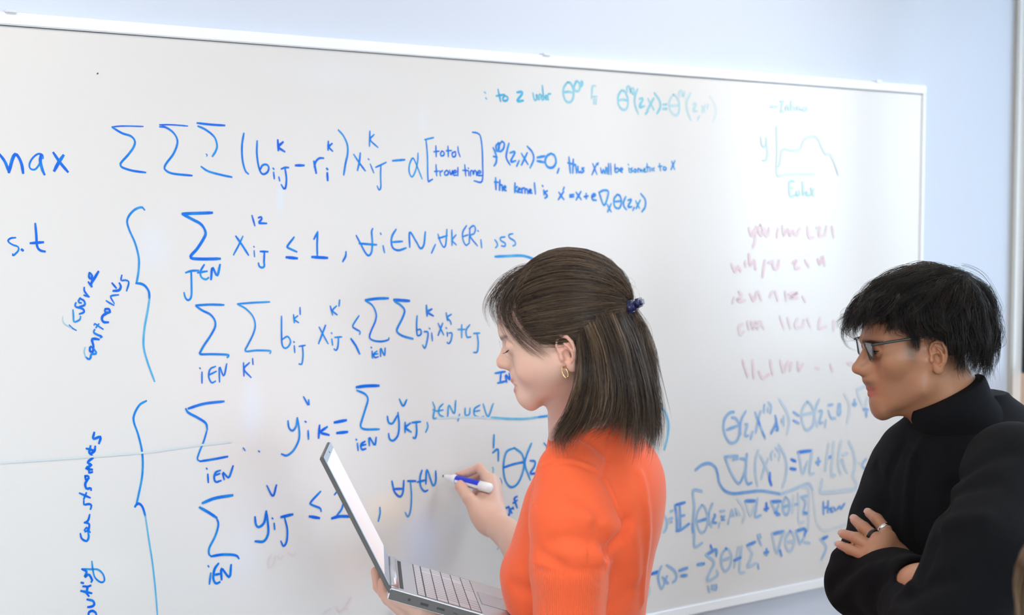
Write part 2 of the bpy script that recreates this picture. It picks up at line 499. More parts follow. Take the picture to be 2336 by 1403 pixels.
WRITING = """
= objective_lettering blue
65 1 27240,18447 27161,18331 27101,18166
65 1 27101,18166 27043,18369 26994,18460 26941,18419 26891,18301 26870,18158
37 0.9 26531,18405 26542,18465 26621,18475 26711,18400 26761,18304 26750,18232 26679,18214 26611,18283 26555,18404
66 1 26566,18464 26580,18356 26547,18212 26517,18140
66 1 26355,18501 26254,18351 26122,18191
66 1 26191,18461 26266,18351 26347,18204
30 1 25339,18974 25130,18996 24781,19001
31 1 24479,19042 24240,19049 23958,19039
46 0.9 25329,18964 25158,18871 25004,18827 24933,18742 24956,18641 25048,18514 25166,18387 25198,18337 25168,18283 24988,18229 24750,18201
46 0.9 24474,19007 24374,19003 24242,18927 24163,18816 24160,18702 24234,18535 24357,18380 24398,18304 24385,18253 24253,18192 23890,18161
47 1 23776,19099 23535,19082 23252,19075
47 0.85 23760,19043 23619,18987 23455,18864 23402,18711 23431,18607 23493,18515
47 0.85 23710,18323 23574,18243 23325,18183 23125,18147
31 1 23614,18551 23592,18539 23603,18513
48 0.9 22878,18943 22916,18723 22911,18473 22859,18274 22797,18210
48 0.9 22615,18814 22623,18580 22585,18330 22517,18213 22420,18245 22386,18334 22433,18389 22516,18369 22566,18280
57 1 22199,18844 22190,18655
57 1 22094,18810 22184,18718 22062,18635
48 0.95 22300,18323 22284,18306
48 0.95 22290,18247 22277,18133
49 0.95 22185,18160 22168,18097
49 0.95 22132,18314 22056,18341 21986,18342
49 0.95 22057,18328 22030,18137 22046,17984 22080,17946 22136,18021
57 1 21838,18386 21667,18389
58 1 21457,18468 21410,18250
49 0.95 21449,18366 21414,18469 21341,18530 21254,18533
50 0.95 21149,18851 21156,18690
50 0.95 21070,18814 21135,18748 21062,18672
66 1 21185,18340 21171,18325
66 1 21177,18254 21170,18120
50 0.85 20933,19073 20824,18965 20743,18798 20738,18628 20784,18444 20825,18227
50 0.85 20604,18619 20485,18464 20357,18314
50 0.85 20463,18649 20485,18477 20526,18319
42 0.85 20249,19076 20260,18786
42 0.85 20158,19013 20241,18910 20074,18770
42 0.85 20289,18542 20271,18529
42 0.85 20244,18443 20169,18280
42 0.85 20123,18385 20016,18429 19892,18485
42 0.85 20009,18421 20017,18222 20012,18010 20049,17948 20095,18022
51 0.85 19744,18520 19473,18545
43 0.75 19167,18682 19174,18533 19222,18343 19302,18213 19364,18287 19370,18421 19316,18557 19268,18572 19190,18425 19074,18178
43 0.85 18805,18998 19007,18951
43 0.85 18981,18952 18950,18647 18937,18159 18889,18149 18831,18174
43 0.95 18751,18837 18742,18625
43 0.95 18796,18719 18677,18735
43 0.95 18612,18737 18645,18682 18629,18641 18564,18656 18557,18711 18603,18737
44 0.95 18466,18837 18457,18632
44 0.95 18505,18745 18384,18754
44 0.95 18303,18732 18368,18702 18352,18629 18286,18650 18286,18732
44 0.95 18230,18835 18217,18734 18178,18639
43 0.95 18749,18461 18734,18244
43 0.95 18782,18330 18695,18340
44 0.95 18662,18340 18646,18245
44 0.95 18653,18313 18597,18350
44 0.95 18500,18357 18549,18315 18533,18261 18468,18276 18458,18331 18500,18357
44 0.95 18428,18358 18396,18263 18363,18354
44 0.95 18337,18305 18271,18320 18287,18361 18337,18333 18337,18264 18265,18265
44 0.95 18231,18417 18232,18252
44 0.95 18066,18476 18040,18255
44 0.95 18113,18364 17990,18361
44 0.95 17973,18353 17967,18262
44 0.95 17983,18414 17973,18403
44 0.95 17924,18257 17923,18354 17873,18355 17857,18272 17840,18356 17797,18357 17780,18265
44 0.95 17756,18310 17679,18323 17699,18367 17746,18344 17756,18274 17639,18268
44 0.9 17879,19135 17772,19125 17688,19067 17645,18846 17632,18541 17646,18156 17840,18156
= note_lettering blue
36 0.9 27016,17077 27094,17070 27142,17023 27072,16963 26979,16926 26973,16866 27028,16806 27069,16771 27068,16807
66 1 26916,16877 26902,16865
52 1 26685,17308 26672,17127 26662,16934 26610,16861 26533,16841
52 1 26771,16983 26559,16998
= curly_brace blue
46 0.8 24779,17548 24830,17593 24948,17555 25053,17455 25096,17342 25057,17192 24958,16966 24897,16713 24900,16512 24929,16336 24948,16261
54 0.9 24949,16266 24856,16252 24780,16203 24721,16103 24715,15970
47 0.6 24715,15970 24753,15756 24808,15493 24835,15246 24824,15080 24759,14844 24643,14517
= curly_brace blue
47 0.8 24801,14180 24923,14119 25021,13963 25033,13824 24956,13584 24889,13250 24895,12875 24973,12507 25015,12347
55 0.95 25037,12319 25011,12353 24961,12365 24898,12291 24850,12124
39 0.55 24850,12124 24793,11694 24736,11287 24691,10831 24656,10316
= constraint_lettering blue
63 0.95 24076,17481 23804,17490 23515,17500
63 0.95 24076,17474 23887,17379 23725,17289 23644,17146 23687,17030 23813,16851 23924,16737 23911,16685 23678,16668 23373,16669
47 0.8 24032,16430 23928,16459 23791,16464
47 0.8 23928,16454 23926,16209 23934,16002 23990,15935 24044,15980 24069,16071
47 0.8 23680,16565 23750,16450 23738,16346 23656,16300 23600,16330
47 0.8 23805,16425 23626,16447
56 0.9 23551,16298 23520,16510 23433,16365 23375,16559
48 1 22733,17448 22680,17266
48 1 22604,17410 22554,17428 22541,17385 22605,17316 22528,17309 22445,17306
56 0.9 23056,17072 22944,16921 22815,16730
40 0.9 22920,17071 23012,16896 23109,16734
40 0.9 22706,16883 22698,16873
40 0.9 22699,16804 22692,16696
49 0.9 22575,16790 22423,16783
49 0.9 22493,16776 22503,16586 22495,16522 22543,16490 22598,16517 22614,16575
49 0.9 21886,17046 22030,16873 22002,16847 21832,16773
66 1 22046,16675 21827,16651
66 1 21511,16672 21191,16649
50 0.95 21391,17143 21471,17009
50 0.95 21391,17143 21405,16904 21401,16684
50 0.95 20789,16759 20798,16675 20859,16576
51 0.85 20562,17067 20467,16908 20362,16734 20287,16680 20225,16759 20209,16945 20223,17132 20201,17198
51 0.85 20497,16916 20117,16886
51 0.85 20027,17109 20015,17090
51 0.85 19970,16863 19940,16734
51 0.85 19677,17182 19762,17062 19784,16941 19748,16820 19623,16773 19451,16817
51 0.85 19763,16936 19535,16947
52 0.85 19366,16835 19364,17127 19213,16936 19118,16804 19038,16880 19005,17130
44 0.85 18771,16877 18862,16708
44 0.85 18706,17082 18651,16931 18570,16820 18521,16902 18497,17177
44 0.85 18700,17000 18488,17053
44 0.85 18379,17163 18374,16859
44 0.85 18281,17066 18367,16961 18275,16866
44 0.85 18026,17253 18116,17120 18109,16967 18043,16856 17983,16883
44 0.85 18126,17028 17993,17064
44 0.85 17943,17202 17960,16896
44 0.85 17959,17189 17859,17252 17809,17188 17842,17091 17936,17035 17759,16839
45 0.85 17752,17149 17738,17137
45 0.85 17675,16964 17658,16804
45 0.8 17331,16960 17278,16900 17267,16841 17313,16797
45 0.8 17080,17017 17188,17003 17181,16944 17072,16884 17087,16824 17170,16834
45 0.8 16880,17081 16978,17061 16964,17001 16833,16926 16818,16851 16880,16831
64 0.7 17324,16615 17007,16622 16679,16626 16495,16593 16309,16536
= condition_lettering lightblue
53 0.6 17583,19955 17559,19936
53 0.6 17552,19838 17534,19821
53 0.8 17250,20024 17186,19785
53 0.8 17293,19891 17096,19929
54 0.8 17079,19907 17132,19854 17114,19806 17025,19816 17007,19875 17071,19907
63 0.75 16772,19989 16662,20009 16644,19966 16772,19813 16619,19829
54 0.6 16369,19994 16332,19854 16277,19880 16284,19984 16239,19867
54 0.6 16210,19868 16210,19973 16158,19960 16147,19886
54 0.6 16128,20161 16098,19874 16165,19915 16110,19963
55 0.6 16054,19906 15998,19938 16035,19966 16053,19891 15979,19879
55 0.6 15971,19880 15986,19983 15911,20002
64 0.5 15469,20265 15564,20154 15575,20003 15506,19871 15392,19855 15315,19956 15316,20137 15393,20254 15469,20265
64 0.5 15572,20049 15431,20071 15335,20054
65 0.5 15240,20277 15297,20183 15258,20095 15162,20115 15143,20237 15221,20308 15259,20276
65 0.5 15151,20206 15085,20316 15066,20256 15104,20193
56 0.4 14715,20229 14793,20219 14812,20071 14823,19964
56 0.4 14792,19996 14675,20008
56 0.4 14753,19952 14760,19845
56 0.4 14694,19955 14705,19847
66 0.45 13999,20173 14087,20045 14078,19860 13956,19757 13835,19808 13816,19996 13898,20147 13999,20173
66 0.45 14086,19946 13958,19974 13836,19958
66 0.45 13837,20150 13846,20243 13777,20262 13736,20171 13654,20113 13655,20222 13716,20219 13756,20139
67 0.45 13544,20221 13613,20068 13612,19881 13516,19682
67 0.5 13490,20011 13387,20016 13488,19839 13344,19861
67 0.5 13240,19756 13310,19690
67 0.5 13242,20023 13074,19794
67 0.5 13076,20047 13261,19771
67 0.5 13056,20158 12909,20007 12887,19850 12978,19713
68 0.5 12811,19917 12698,19928
68 0.5 12811,19822 12697,19833
68 0.32 12509,20153 12614,20005 12591,19799 12441,19694 12335,19778 12337,20002 12424,20125 12509,20153
68 0.32 12613,19894 12336,19922
68 0.32 12317,20114 12339,20209 12254,20245 12209,20120 12168,20234
69 0.32 11995,20210 12101,20013 12086,19821 11980,19616
69 0.32 11906,19973 11819,19977 11904,19828 11795,19817
69 0.32 11720,19707 11771,19624
69 0.32 11643,19937 11554,19811
69 0.32 11547,19957 11642,19791
69 0.32 11459,19977 11476,19895
69 0.2 11404,20174 11246,19987 11209,19793 11309,19593
= note_lettering blue
54 0.85 17372,18837 17323,18751 17287,18635 17301,18532 17348,18472
54 0.85 17365,18662 17276,18650
54 0.85 17151,18975 17222,18900 17240,18782 17187,18769 17115,18830 17097,18933 17151,18975
54 0.85 17240,18943 17301,18869 17276,18767 17230,18812 17222,18929
54 0.85 16978,18937 17025,18788 17043,18641 16953,18501
54 0.85 16953,18746 16826,18764 16935,18569 16808,18587
54 0.85 16724,18589 16782,18475
54 0.85 16662,18739 16497,18520
54 0.85 16515,18757 16662,18501
54 0.85 16515,18891 16386,18775 16349,18627 16441,18446
64 0.8 16256,18665 16070,18700
64 0.8 16256,18594 16089,18573
64 0.8 15901,18758 16014,18695 16051,18574 15976,18471 15844,18473 15769,18581 15807,18715 15901,18758
64 0.8 15693,18446 15731,18355
56 0.85 15427,18694 15387,18361
56 0.85 15453,18572 15292,18545
56 0.85 15311,18652 15322,18362
56 0.85 15311,18499 15253,18546 15221,18364
56 0.85 15183,18502 15175,18380 15105,18397
56 0.85 15020,18475 15090,18458 15020,18414 15090,18366
47 0.85 14786,18572 14667,18343
47 0.85 14668,18580 14805,18332
47 0.85 14629,18590 14648,18544
47 0.85 14569,18484 14529,18361 14489,18454 14449,18356 14422,18502
47 0.85 14390,18487 14390,18363
47 0.85 14351,18581 14342,18349
47 0.85 14291,18582 14278,18350
47 0.85 14171,18569 14158,18399 14069,18431 14090,18493 14158,18461
48 0.85 14029,18432 13948,18465 13989,18495 14037,18448 13968,18396
48 0.75 13778,18500 13765,18406
48 0.75 13799,18577 13787,18562
48 0.75 13684,18501 13737,18469 13671,18439 13724,18400
48 0.75 13623,18471 13643,18424 13581,18415 13573,18472 13623,18471
48 0.75 13519,18410 13520,18489 13466,18474 13458,18418 13425,18481 13396,18419
48 0.75 13367,18451 13301,18477 13343,18492 13355,18429 13284,18421
48 0.75 13261,18605 13243,18431
48 0.75 13285,18525 13189,18527
48 0.75 13176,18432 13177,18512
48 0.75 13127,18513 13118,18449
48 0.75 13052,18514 13093,18481 13051,18451
48 0.75 12897,18612 12867,18454
48 0.75 12926,18548 12825,18557
49 0.75 12770,18545 12791,18487 12727,18473 12698,18521 12758,18545
49 0.75 12538,18668 12451,18494
49 0.75 12444,18686 12558,18485
= kernel_lettering blue
54 0.9 17312,18224 17302,17989
54 0.9 17337,18141 17252,18137
54 0.9 17205,18182 17216,17976
54 0.9 17205,18079 17151,18079 17144,17968
54 0.9 17115,18006 17050,18036 17086,18065 17115,17991 17050,17969
54 0.9 16826,18128 16833,17935
54 0.9 16771,18055 16826,18001 16760,17936
54 0.9 16746,17981 16687,18002 16724,18026 16746,17951 16680,17937
54 0.9 16643,17923 16651,18012 16588,18027
55 0.9 16570,17923 16570,17998 16515,17998 16496,17915
55 0.9 16467,17963 16404,17976 16441,18005 16467,17939 16393,17925
55 0.9 16330,18135 16304,17911
55 0.9 16125,18084 16110,18069
55 0.9 16088,17988 16080,17898
55 0.9 15994,17974 16058,17943 15994,17869 16057,17823
55 0.85 15692,17947 15558,17797
55 0.85 15566,17964 15703,17796
56 0.85 15551,18055 15577,17994
56 0.85 15397,17895 15297,17905
56 0.85 15397,17853 15297,17860
56 0.85 15232,17952 15095,17800
56 0.85 15104,17968 15231,17793
56 0.85 15010,17862 14909,17878
56 0.85 14960,17930 14959,17816
56 0.85 14803,17849 14704,17896 14744,17926 14803,17879 14783,17802 14684,17788
57 0.75 14606,17958 14466,17681 14348,17961 14467,18006 14606,17958
57 0.75 14378,17697 14273,17542
57 0.75 14274,17713 14365,17541
57 0.75 14107,17917 14195,17807 14166,17651 14044,17620 13984,17746 14026,17886 14107,17917
57 0.75 14194,17760 13993,17777
57 0.75 13864,17872 13924,17746 13903,17652 13841,17590
57 0.75 13802,17794 13700,17810 13801,17653 13691,17653
58 0.75 13625,17638 13657,17575
58 0.75 13577,17780 13473,17623
58 0.75 13453,17797 13567,17616
58 0.75 13434,17939 13309,17813 13307,17655 13402,17544
= sideways_lettering blue
30 0.9 26144,15583 26089,15525 26025,15485
22 0.35 26254,15732 26252,15644 26200,15586 26113,15534
38 0.75 26075,15837 26069,15741 26062,15636 26006,15642 25956,15672 25947,15720
45 0.95 26024,15956 26038,15916 26017,15884 25937,15865 25888,15831 25889,15790 25963,15764
45 0.95 25942,16034 25978,15995 25963,15954 25935,15953
45 0.95 25958,16030 25885,15992 25865,15927 25895,15903 25961,15890
45 0.95 25873,16214 25871,16152 25795,16053
45 0.95 25876,16083 25795,16053
53 1 25779,16464 25788,16392 25748,16359 25735,16423 25771,16464
53 1 25623,16482 25690,16374 25749,16286 25742,16229
53 1 25798,16304 25750,16230
= sideways_lettering blue
38 0.95 25208,16411 25222,16322 25143,16323 25084,16285 25126,16136
38 0.95 25273,16070 25365,16064 25415,16042 25351,15925
38 0.95 25491,15976 25434,15936 25360,15893
38 0.95 25713,15565 25705,15589 25656,15554 25558,15485
38 0.95 25681,15515 25631,15578
53 1 25381,16277 25313,16193
53 1 25364,16143 25263,16151 25229,16216 25253,16273
53 1 25510,15833 25520,15785 25470,15767 25428,15781 25452,15831 25510,15833
53 1 25462,15766 25554,15721 25575,15657 25539,15606 25465,15600
53 1 25636,15310 25693,15324 25756,15316 25736,15225 25729,15160
53 1 25794,15180 25795,15115 25746,15104 25737,15160 25777,15195
46 0.85 25707,15480 25724,15436 25659,15392 25577,15356 25602,15341
45 0.85 25729,15160 25681,15076 25714,15062 25772,15057 25789,14993 25822,14978 25871,15022
30 0.45 25871,15022 25894,15104 25876,15184
= sideways_lettering blue
54 1 25745,13697 25764,13590 25637,13615 25663,13503
53 1 25884,13432 25751,13383
53 1 25815,13469 25837,13343 25751,13371 25732,13454
53 1 25813,13329 25777,13265 25851,13212 25864,13177 25804,13135 25902,13091 25793,13056
53 1 25842,13061 25848,13006 25794,13013
53 1 25917,12957 25906,12891 25857,12910 25868,12952 25917,12957
54 1 25869,12899 25919,12820 25896,12733 25823,12737 25819,12701
46 0.95 26019,12669 25839,12569
46 0.95 25948,12558 25903,12661
46 0.95 25949,12526 25945,12461 25865,12463 25817,12434 25835,12368
46 0.95 25851,12273 25882,12175 25944,12146
46 0.95 25944,12146 25864,12112 25873,12004 25850,11964
46 0.95 25946,12013 25909,12057 25885,12005 25934,11987
46 0.95 26020,11962 25997,11874 25913,11819 25876,11883 25886,11981
= sideways_lettering blue
39 0.8 25827,11450 25813,11302 25779,11163 25682,11063 25613,11078 25631,11191 25715,11288 25825,11311 26007,11342
54 1 25995,11335 25923,11281 25961,11189 25887,11228 25828,11121 25841,11094
54 1 26019,11105 25987,11091
54 1 26026,10961 25845,10892
54 1 25988,11035 25916,11012 25930,10917 25894,10851
54 1 25928,11014 25859,11028
54 1 25920,10794 25823,10754 25799,10689 25837,10659 25910,10658
54 1 25901,10515 25900,10558 25838,10581 25778,10539 25766,10493
= constraint_lettering blue
48 0.9 23845,15839 23574,15843 23312,15828
48 0.9 23839,15819 23720,15739 23577,15666 23491,15554 23487,15431 23582,15271 23700,15114 23774,14995 23774,14954 23529,14941 23236,14911 23252,14865
40 0.9 23792,14705 23781,14693
40 0.9 23750,14626 23753,14430
40 0.9 23488,14714 23590,14671 23621,14536 23565,14423 23492,14446
40 0.9 23621,14564 23475,14623
40 0.9 23413,14427 23409,14701 23329,14532 23268,14748
40 0.8 23041,15838 22719,15850 22401,15853
41 0.8 23032,15830 22870,15736 22737,15592 22694,15424 22741,15260 22848,15070 22894,14962 22669,14964 22396,14941 22403,14894
40 0.95 22936,14748 22930,14506
41 0.95 22822,14742 22928,14631 22789,14470
41 0.95 22755,14816 22747,14709
41 0.85 22159,15575 22162,15317 22155,15064 22104,14977 22026,15001 21978,15097 22040,15193 22148,15142
41 0.85 21911,15594 21897,15447
41 0.85 21827,15571 21896,15509 21810,15443
41 0.85 21776,15725 21771,15597
41 0.85 21913,15088 21901,15076
41 0.85 21902,15009 21893,14886
41 0.85 21802,14995 21676,15006
41 0.85 21730,14991 21722,14815 21749,14660 21805,14663
42 0.85 21378,15339 21189,15015
42 0.85 21241,15368 21391,15025
42 0.85 21135,15730 21088,15562
42 0.85 21006,15726 21087,15643 20991,15559
42 0.85 20934,15839 20948,15724
42 0.85 21117,15219 21107,15207
42 0.85 21108,15098 21093,14982
42 0.85 21043,15129 20897,15131
42 0.85 20962,15120 20980,14947 21020,14877 21061,14908
42 0.85 20518,15520 20651,15337 20602,15277 20494,15214 20504,15162
59 0.9 20692,15083 20588,14942 20507,14786
60 0.9 20367,15820 20116,15841 19864,15839
43 0.9 20367,15806 20218,15713 20135,15549 20153,15403 20255,15203 20282,15087 20189,15024 20021,15001 19869,15023 19852,15061
43 0.9 20253,14898 20240,14886
43 0.9 20230,14821 20225,14689
43 0.9 20123,14815 20197,14761 20174,14695 20097,14702
43 0.9 20191,14754 20107,14762
43 0.9 20040,14708 20039,14870 19955,14718 19937,14864
69 1 19728,15805 19540,15787 19385,15773
52 0.85 19711,15769 19575,15691 19490,15584 19542,15438 19646,15264 19664,15176 19544,15088 19303,15017
44 0.85 19203,15469 19215,15276 19198,15081 19111,15106 19128,15197 19205,15185
44 0.85 19040,15148 18953,15129 18971,14965 19024,14817 19077,14880
44 0.85 18921,15212 18907,15199
44 0.85 18865,15110 18848,14959
44 0.85 18712,15299 18581,15061
44 0.85 18605,15295 18713,15058
44 0.85 18519,15503 18490,15351
44 0.85 18400,15468 18490,15411 18419,15326 18401,15271
44 0.85 18523,15204 18509,15191
44 0.85 18498,15109 18491,15032
44 0.85 18455,15091 18384,15088 18402,14952 18456,14879 18499,14905
52 0.9 18986,15670 18969,15460
53 0.9 18863,15591 18958,15535 18828,15455
45 0.75 18232,15157 18076,15150
45 0.75 18148,15245 18149,14986
45 0.75 17955,15237 18039,15134 18021,14995 17930,14991
45 0.75 17856,15058 17709,15057
45 0.75 17772,15054 17746,14844 17772,14676 17857,14671
= constraint_lettering blue
56 0.9 24017,13986 23715,14050 23336,14064
56 0.9 24066,13981 24018,13910 23834,13800 23691,13693 23663,13581
40 0.85 23663,13581 23724,13394 23828,13157 23859,13050 23802,13009
48 0.95 23802,13009 23555,13021 23275,13044
48 0.95 23687,12868 23678,12853
48 0.95 23664,12756 23656,12608
48 0.95 23420,12802 23508,12775 23541,12685 23510,12599 23410,12612
48 0.95 23533,12719 23433,12744
49 0.95 23347,12629 23371,12761 23272,12657 23233,12688 23168,12859
41 0.85 22961,13173 22926,13122
41 0.85 22655,13089 22637,13076
50 0.85 22047,13601 22027,13471 21955,13408 21880,13487 21853,13642
50 0.85 21853,13642 21817,13425 21826,13226 21937,13036 22079,12950 22187,12988
50 0.9 21717,14031 21614,13866 21613,13966
50 0.9 21690,13563 21671,13550
50 0.9 21629,13380 21621,13222
59 1 21386,13461 21407,13223
59 1 21226,13419 21365,13329 21189,13262
68 1 21064,13492 20813,13515
68 1 21010,13284 20788,13286
69 1 20578,14140 20362,14149 20087,14136
51 0.85 20568,14075 20396,13995 20330,13888 20382,13716 20466,13487 20494,13372 20401,13306 20083,13279
52 0.85 19895,13515 19868,13395 19776,13372 19673,13513
52 0.85 19655,13571 19629,13330 19658,13124 19761,13028 19847,13065 19870,13172
51 0.9 20598,13126 20585,13113
51 0.9 20569,13041 20554,12908
52 0.9 20403,13065 20487,13019 20471,12915 20387,12922
52 0.9 20503,12991 20387,13004
52 0.9 20303,12979 20302,13135 20186,12977 20151,13122
52 0.85 19620,13837 19534,13696 19454,13810
52 0.85 19491,13364 19492,13169
53 0.85 19374,13339 19478,13258 19354,13163
53 0.85 19328,13350 19136,13350
53 0.85 19234,13343 19225,13146 19260,13029 19305,13048
44 0.7 18978,13322 18961,13230 19014,13128
44 0.7 18846,13720 18800,13596 18836,13401 18747,13394
44 0.7 18835,13568 18747,13531
44 0.7 18604,13666 18693,13588 18694,13466 18587,13403
44 0.7 18729,13536 18604,13544
45 0.7 18490,13404 18460,13631 18334,13453 18297,13711
45 0.7 18207,13428 18244,13293
45 0.7 18069,13540 18062,13401 17970,13409 17951,13531
45 0.7 17711,13575 17841,13507 17841,13384 17712,13321 17619,13335
45 0.7 17841,13455 17712,13467
45 0.7 17626,13594 17507,13326 17376,13581
45 0.2 18747,13385 18389,13375 17841,13337 17282,13262
55 0.5 17426,13300 16975,13237 16559,13204 16222,13212
56 0.75 16222,13212 15880,13219 15533,13227
= constraint_lettering blue
65 0.9 23770,12241 23526,12302 23188,12317
64 0.9 23825,12165 23654,12051 23506,11940
49 0.85 23506,11940 23471,11806 23536,11601 23650,11404 23660,11287 23615,11239
49 0.85 23632,10930 23660,10733
49 0.85 23680,11071 23670,11055
57 0.95 23615,11239 23416,11243 23214,11215 23114,11178 23076,11125
57 0.95 23480,11086 23557,10990 23584,10828 23535,10726 23460,10739
57 0.95 23583,10887 23458,10893
57 0.95 23422,10781 23419,10982 23270,10806 23230,11027
58 0.9 22742,11860 22723,11714 22659,11662 22554,11741 22513,11941
58 0.9 22513,11941 22484,11732 22479,11515 22571,11382 22739,11404
50 0.95 22494,12420 22374,12214 22299,12411
50 0.95 22394,11799 22381,11785
50 0.95 22354,11692 22344,11582
50 0.95 22134,11763 22084,11538 22099,11320 22166,11237 22218,11336
67 1 22205,11796 21974,11817
68 1 21613,11737 21410,11680
68 1 21136,11643 20983,11661 20732,11631
51 0.9 21378,12189 21589,12004 21557,11951 21394,11871 21368,11806
51 0.9 21021,12150 21077,12094
51 0.9 20884,11911 20927,11792 21025,11691
43 0.8 20078,11731 20073,11616 20114,11461
53 0.95 19800,12220 19743,12010 19627,11895 19553,11964 19528,12204
53 0.95 19772,12064 19538,12044
53 0.95 19434,12187 19256,12168
44 0.75 19375,12175 19353,11865 19378,11585 19437,11469 19496,11561
53 0.85 19106,12366 19151,12229 19137,12047 19048,11939 18973,11952
53 0.85 19212,12145 19017,12163
53 0.85 19017,12086 18986,12367 18852,12042 18782,12113 18781,12320
= note_lettering blue
55 0.95 17323,14210 17078,14229
55 0.95 17180,14201 17201,14034
55 0.95 17262,14004 17078,14026
55 0.95 17037,14006 17066,14160 16955,14052 16975,14189
55 0.8 17358,12931 17368,12670
55 0.8 17391,12562 17259,12618 17249,12383
55 0.8 17209,12005 17176,11918 17226,11799
37 0.5 17392,12259 17368,12215 17382,12147
55 0.75 16839,12613 17041,12543 17119,12273 17075,11963 16924,11794 16738,11872 16601,12166 16636,12449 16839,12613
56 0.75 16403,12666 16533,12411 16567,12218 16430,11896
55 0.9 17125,12224 16873,12271 16601,12292
56 0.9 16430,12303 16310,12277 16327,12166 16430,12036 16258,12019
47 0.75 16072,12645 15748,12301
47 0.75 15813,12412 15942,12285
55 0.95 17176,11293 17075,11156 16974,11228 16974,11367 17109,11355 17176,11293
56 0.95 16974,11311 16873,11356
56 0.95 16991,11397 16907,11248
56 0.95 16890,11357 16866,11327
56 0.95 16771,11582 16839,11547 16805,11432 16771,11344
56 0.95 16873,11453 16771,11498
46 0.85 16941,11028 16890,10938
47 0.85 16788,11009 16822,10887
70 0.5 12880,13185 12686,13041 12587,12775 12609,12482 12703,12194
37 0.4 17283,10528 17243,10550
= formula_lettering violetblue
83 0.55 10561,12881 10696,12872 10842,12754 10893,12561 10824,12338 10660,12165 10471,12187 10378,12339 10395,12579 10505,12728 10627,12757
83 0.55 10785,12483 10449,12544
83 0.55 10181,12871 10315,12692 10353,12496 10337,12335
83 0.5 10176,12561 10121,12547 10200,12303 10090,12284
84 0.5 9954,12362 10007,12196
84 0.5 9877,12818 9764,12608 9563,12228 9534,12165
84 0.5 9697,12834 9777,12609 9843,12333
84 0.5 9574,12976 9585,12795
84 0.5 9435,13026 9349,12919 9375,12759
85 0.75 9204,12685 9173,12519 9339,12269
85 0.75 9204,12685 9114,12352 9171,12336
84 0.75 9792,12691 9706,12482
84 0.75 9634,12335 9549,12206
85 0.75 9173,12499 9143,12415
74 0.45 9461,12887 9460,12806
74 0.45 9004,12587 8989,12504
74 0.45 8920,12662 8916,12417
96 0.35 9069,13070 8836,12778 8731,12524 8771,12323 8812,12203
86 0.6 8591,12728 8401,12621
86 0.6 8587,12523 8398,12436
86 0.6 8115,12950 8172,12892
86 0.4 8115,12950 8273,12776 8297,12530 8191,12295 8058,12252 7899,12374 7889,12664 7981,12857 8115,12950
86 0.4 8314,12625 7874,12663
87 0.4 7702,12972 7831,12742 7842,12535 7764,12300
87 0.4 7454,12442 7480,12266
87 0.5 7697,12680 7592,12662 7692,12398 7572,12389
87 0.5 7371,12801 7220,12811
87 0.5 7368,12665 7274,12490 7123,12457
88 0.5 7008,12806 7034,12555 6943,12569 6947,12801
99 0.25 6800,13044 6626,12799 6605,12543 6677,12305
99 0.6 6427,12869 6409,12719
99 0.6 6487,12757 6363,12758
100 0.6 6095,12610 5922,12575
100 0.6 5984,12559 5981,12409
100 0.3 6340,13117 6274,12943 6144,12720
100 0.3 6340,13117 5967,13199
100 0.3 6018,12690 5960,12899
= formula_lettering violetblue
83 0.55 10844,11854 10426,11834
83 0.55 10844,11854 10652,11488 10404,11182 10242,11326 10149,11577 10179,11721 10343,11766
83 0.55 10574,11759 10425,11764
84 0.55 10126,11856 10150,11597 10159,11317 10102,11140 9964,11146
84 0.4 9753,11902 9847,11648 9842,11345 9769,11054
85 0.4 9696,11775 9553,11559 9409,11321 9320,11027
84 0.4 9428,11668 9551,11457 9646,11203
85 0.4 9276,11837 9331,11761 9315,11637
85 0.4 9204,11749 9189,11707
85 0.4 9178,11909 9048,11775 9074,11593
85 0.4 9080,11982 8875,11697 8800,11444 8838,11139 8934,10924
106 0.95 9367,11317 9364,11154 9306,11025
97 0.9 8644,11583 8498,11517
97 0.9 8669,11359 8495,11321
97 0.9 8414,11726 8240,11730 7975,11726
86 0.4 8400,11714 8338,11501 8245,11181 8088,11477
87 0.4 7917,11752 7957,11527 8010,11199 7935,11150 7847,11161
98 0.65 7705,11523 7702,11356
98 0.65 7777,11415 7644,11434
99 0.65 7390,11493 7195,11517
99 0.65 6858,11400 6761,11178
99 0.65 7216,11055 7094,11021
98 0.33 7337,11835 7391,11514 7459,11185
99 0.33 7156,11871 7194,11495 7231,11078 7094,11021
99 0.33 6883,11868 6968,11580 6977,11263 6896,11043
99 0.33 6830,11524 6661,11540
100 0.33 6667,11052 6857,11357
111 0.33 6622,11844 6430,11529 6376,11204 6448,10933 6320,10749 6348,10623 6719,10610 7569,10651 7587,10820 7560,10975
90 0.5 5957,11334 6111,11220 6078,11131 5951,11076
90 0.5 5886,10983 5853,10936
89 0.3 6243,11255 6228,11245
90 0.3 5740,11529 5610,11387
90 0.3 5801,11405 5768,11338
= outline_loop violetblue
83 0.65 11750,11635 11561,11730 11342,11750 11148,11648 11063,11475 11005,11262 10835,11058 10552,10956 10154,10942 9633,10918 8982,10770
86 0.4 8982,10770 8563,10832 8170,10919 7985,10899 7859,10711
88 0.22 7859,10711 7821,10358 7752,10000 7592,9761 7372,9690 6609,9750
= formula_lettering violetblue
80 0.5 12693,10694 12613,10534 12635,10386 12704,10309
81 0.5 12511,10758 12441,10771
81 0.5 12552,10591 12453,10601
81 0.5 12509,10510 12467,10516
81 0.85 12357,10891 12073,10919
81 0.85 12323,10293 12181,10297
81 0.7 12371,10882 12312,10562 12309,10292
81 0.7 12229,10833 12212,10572 12210,10290
81 0.7 12213,10615 12084,10621
81 0.7 12181,10297 11939,10408
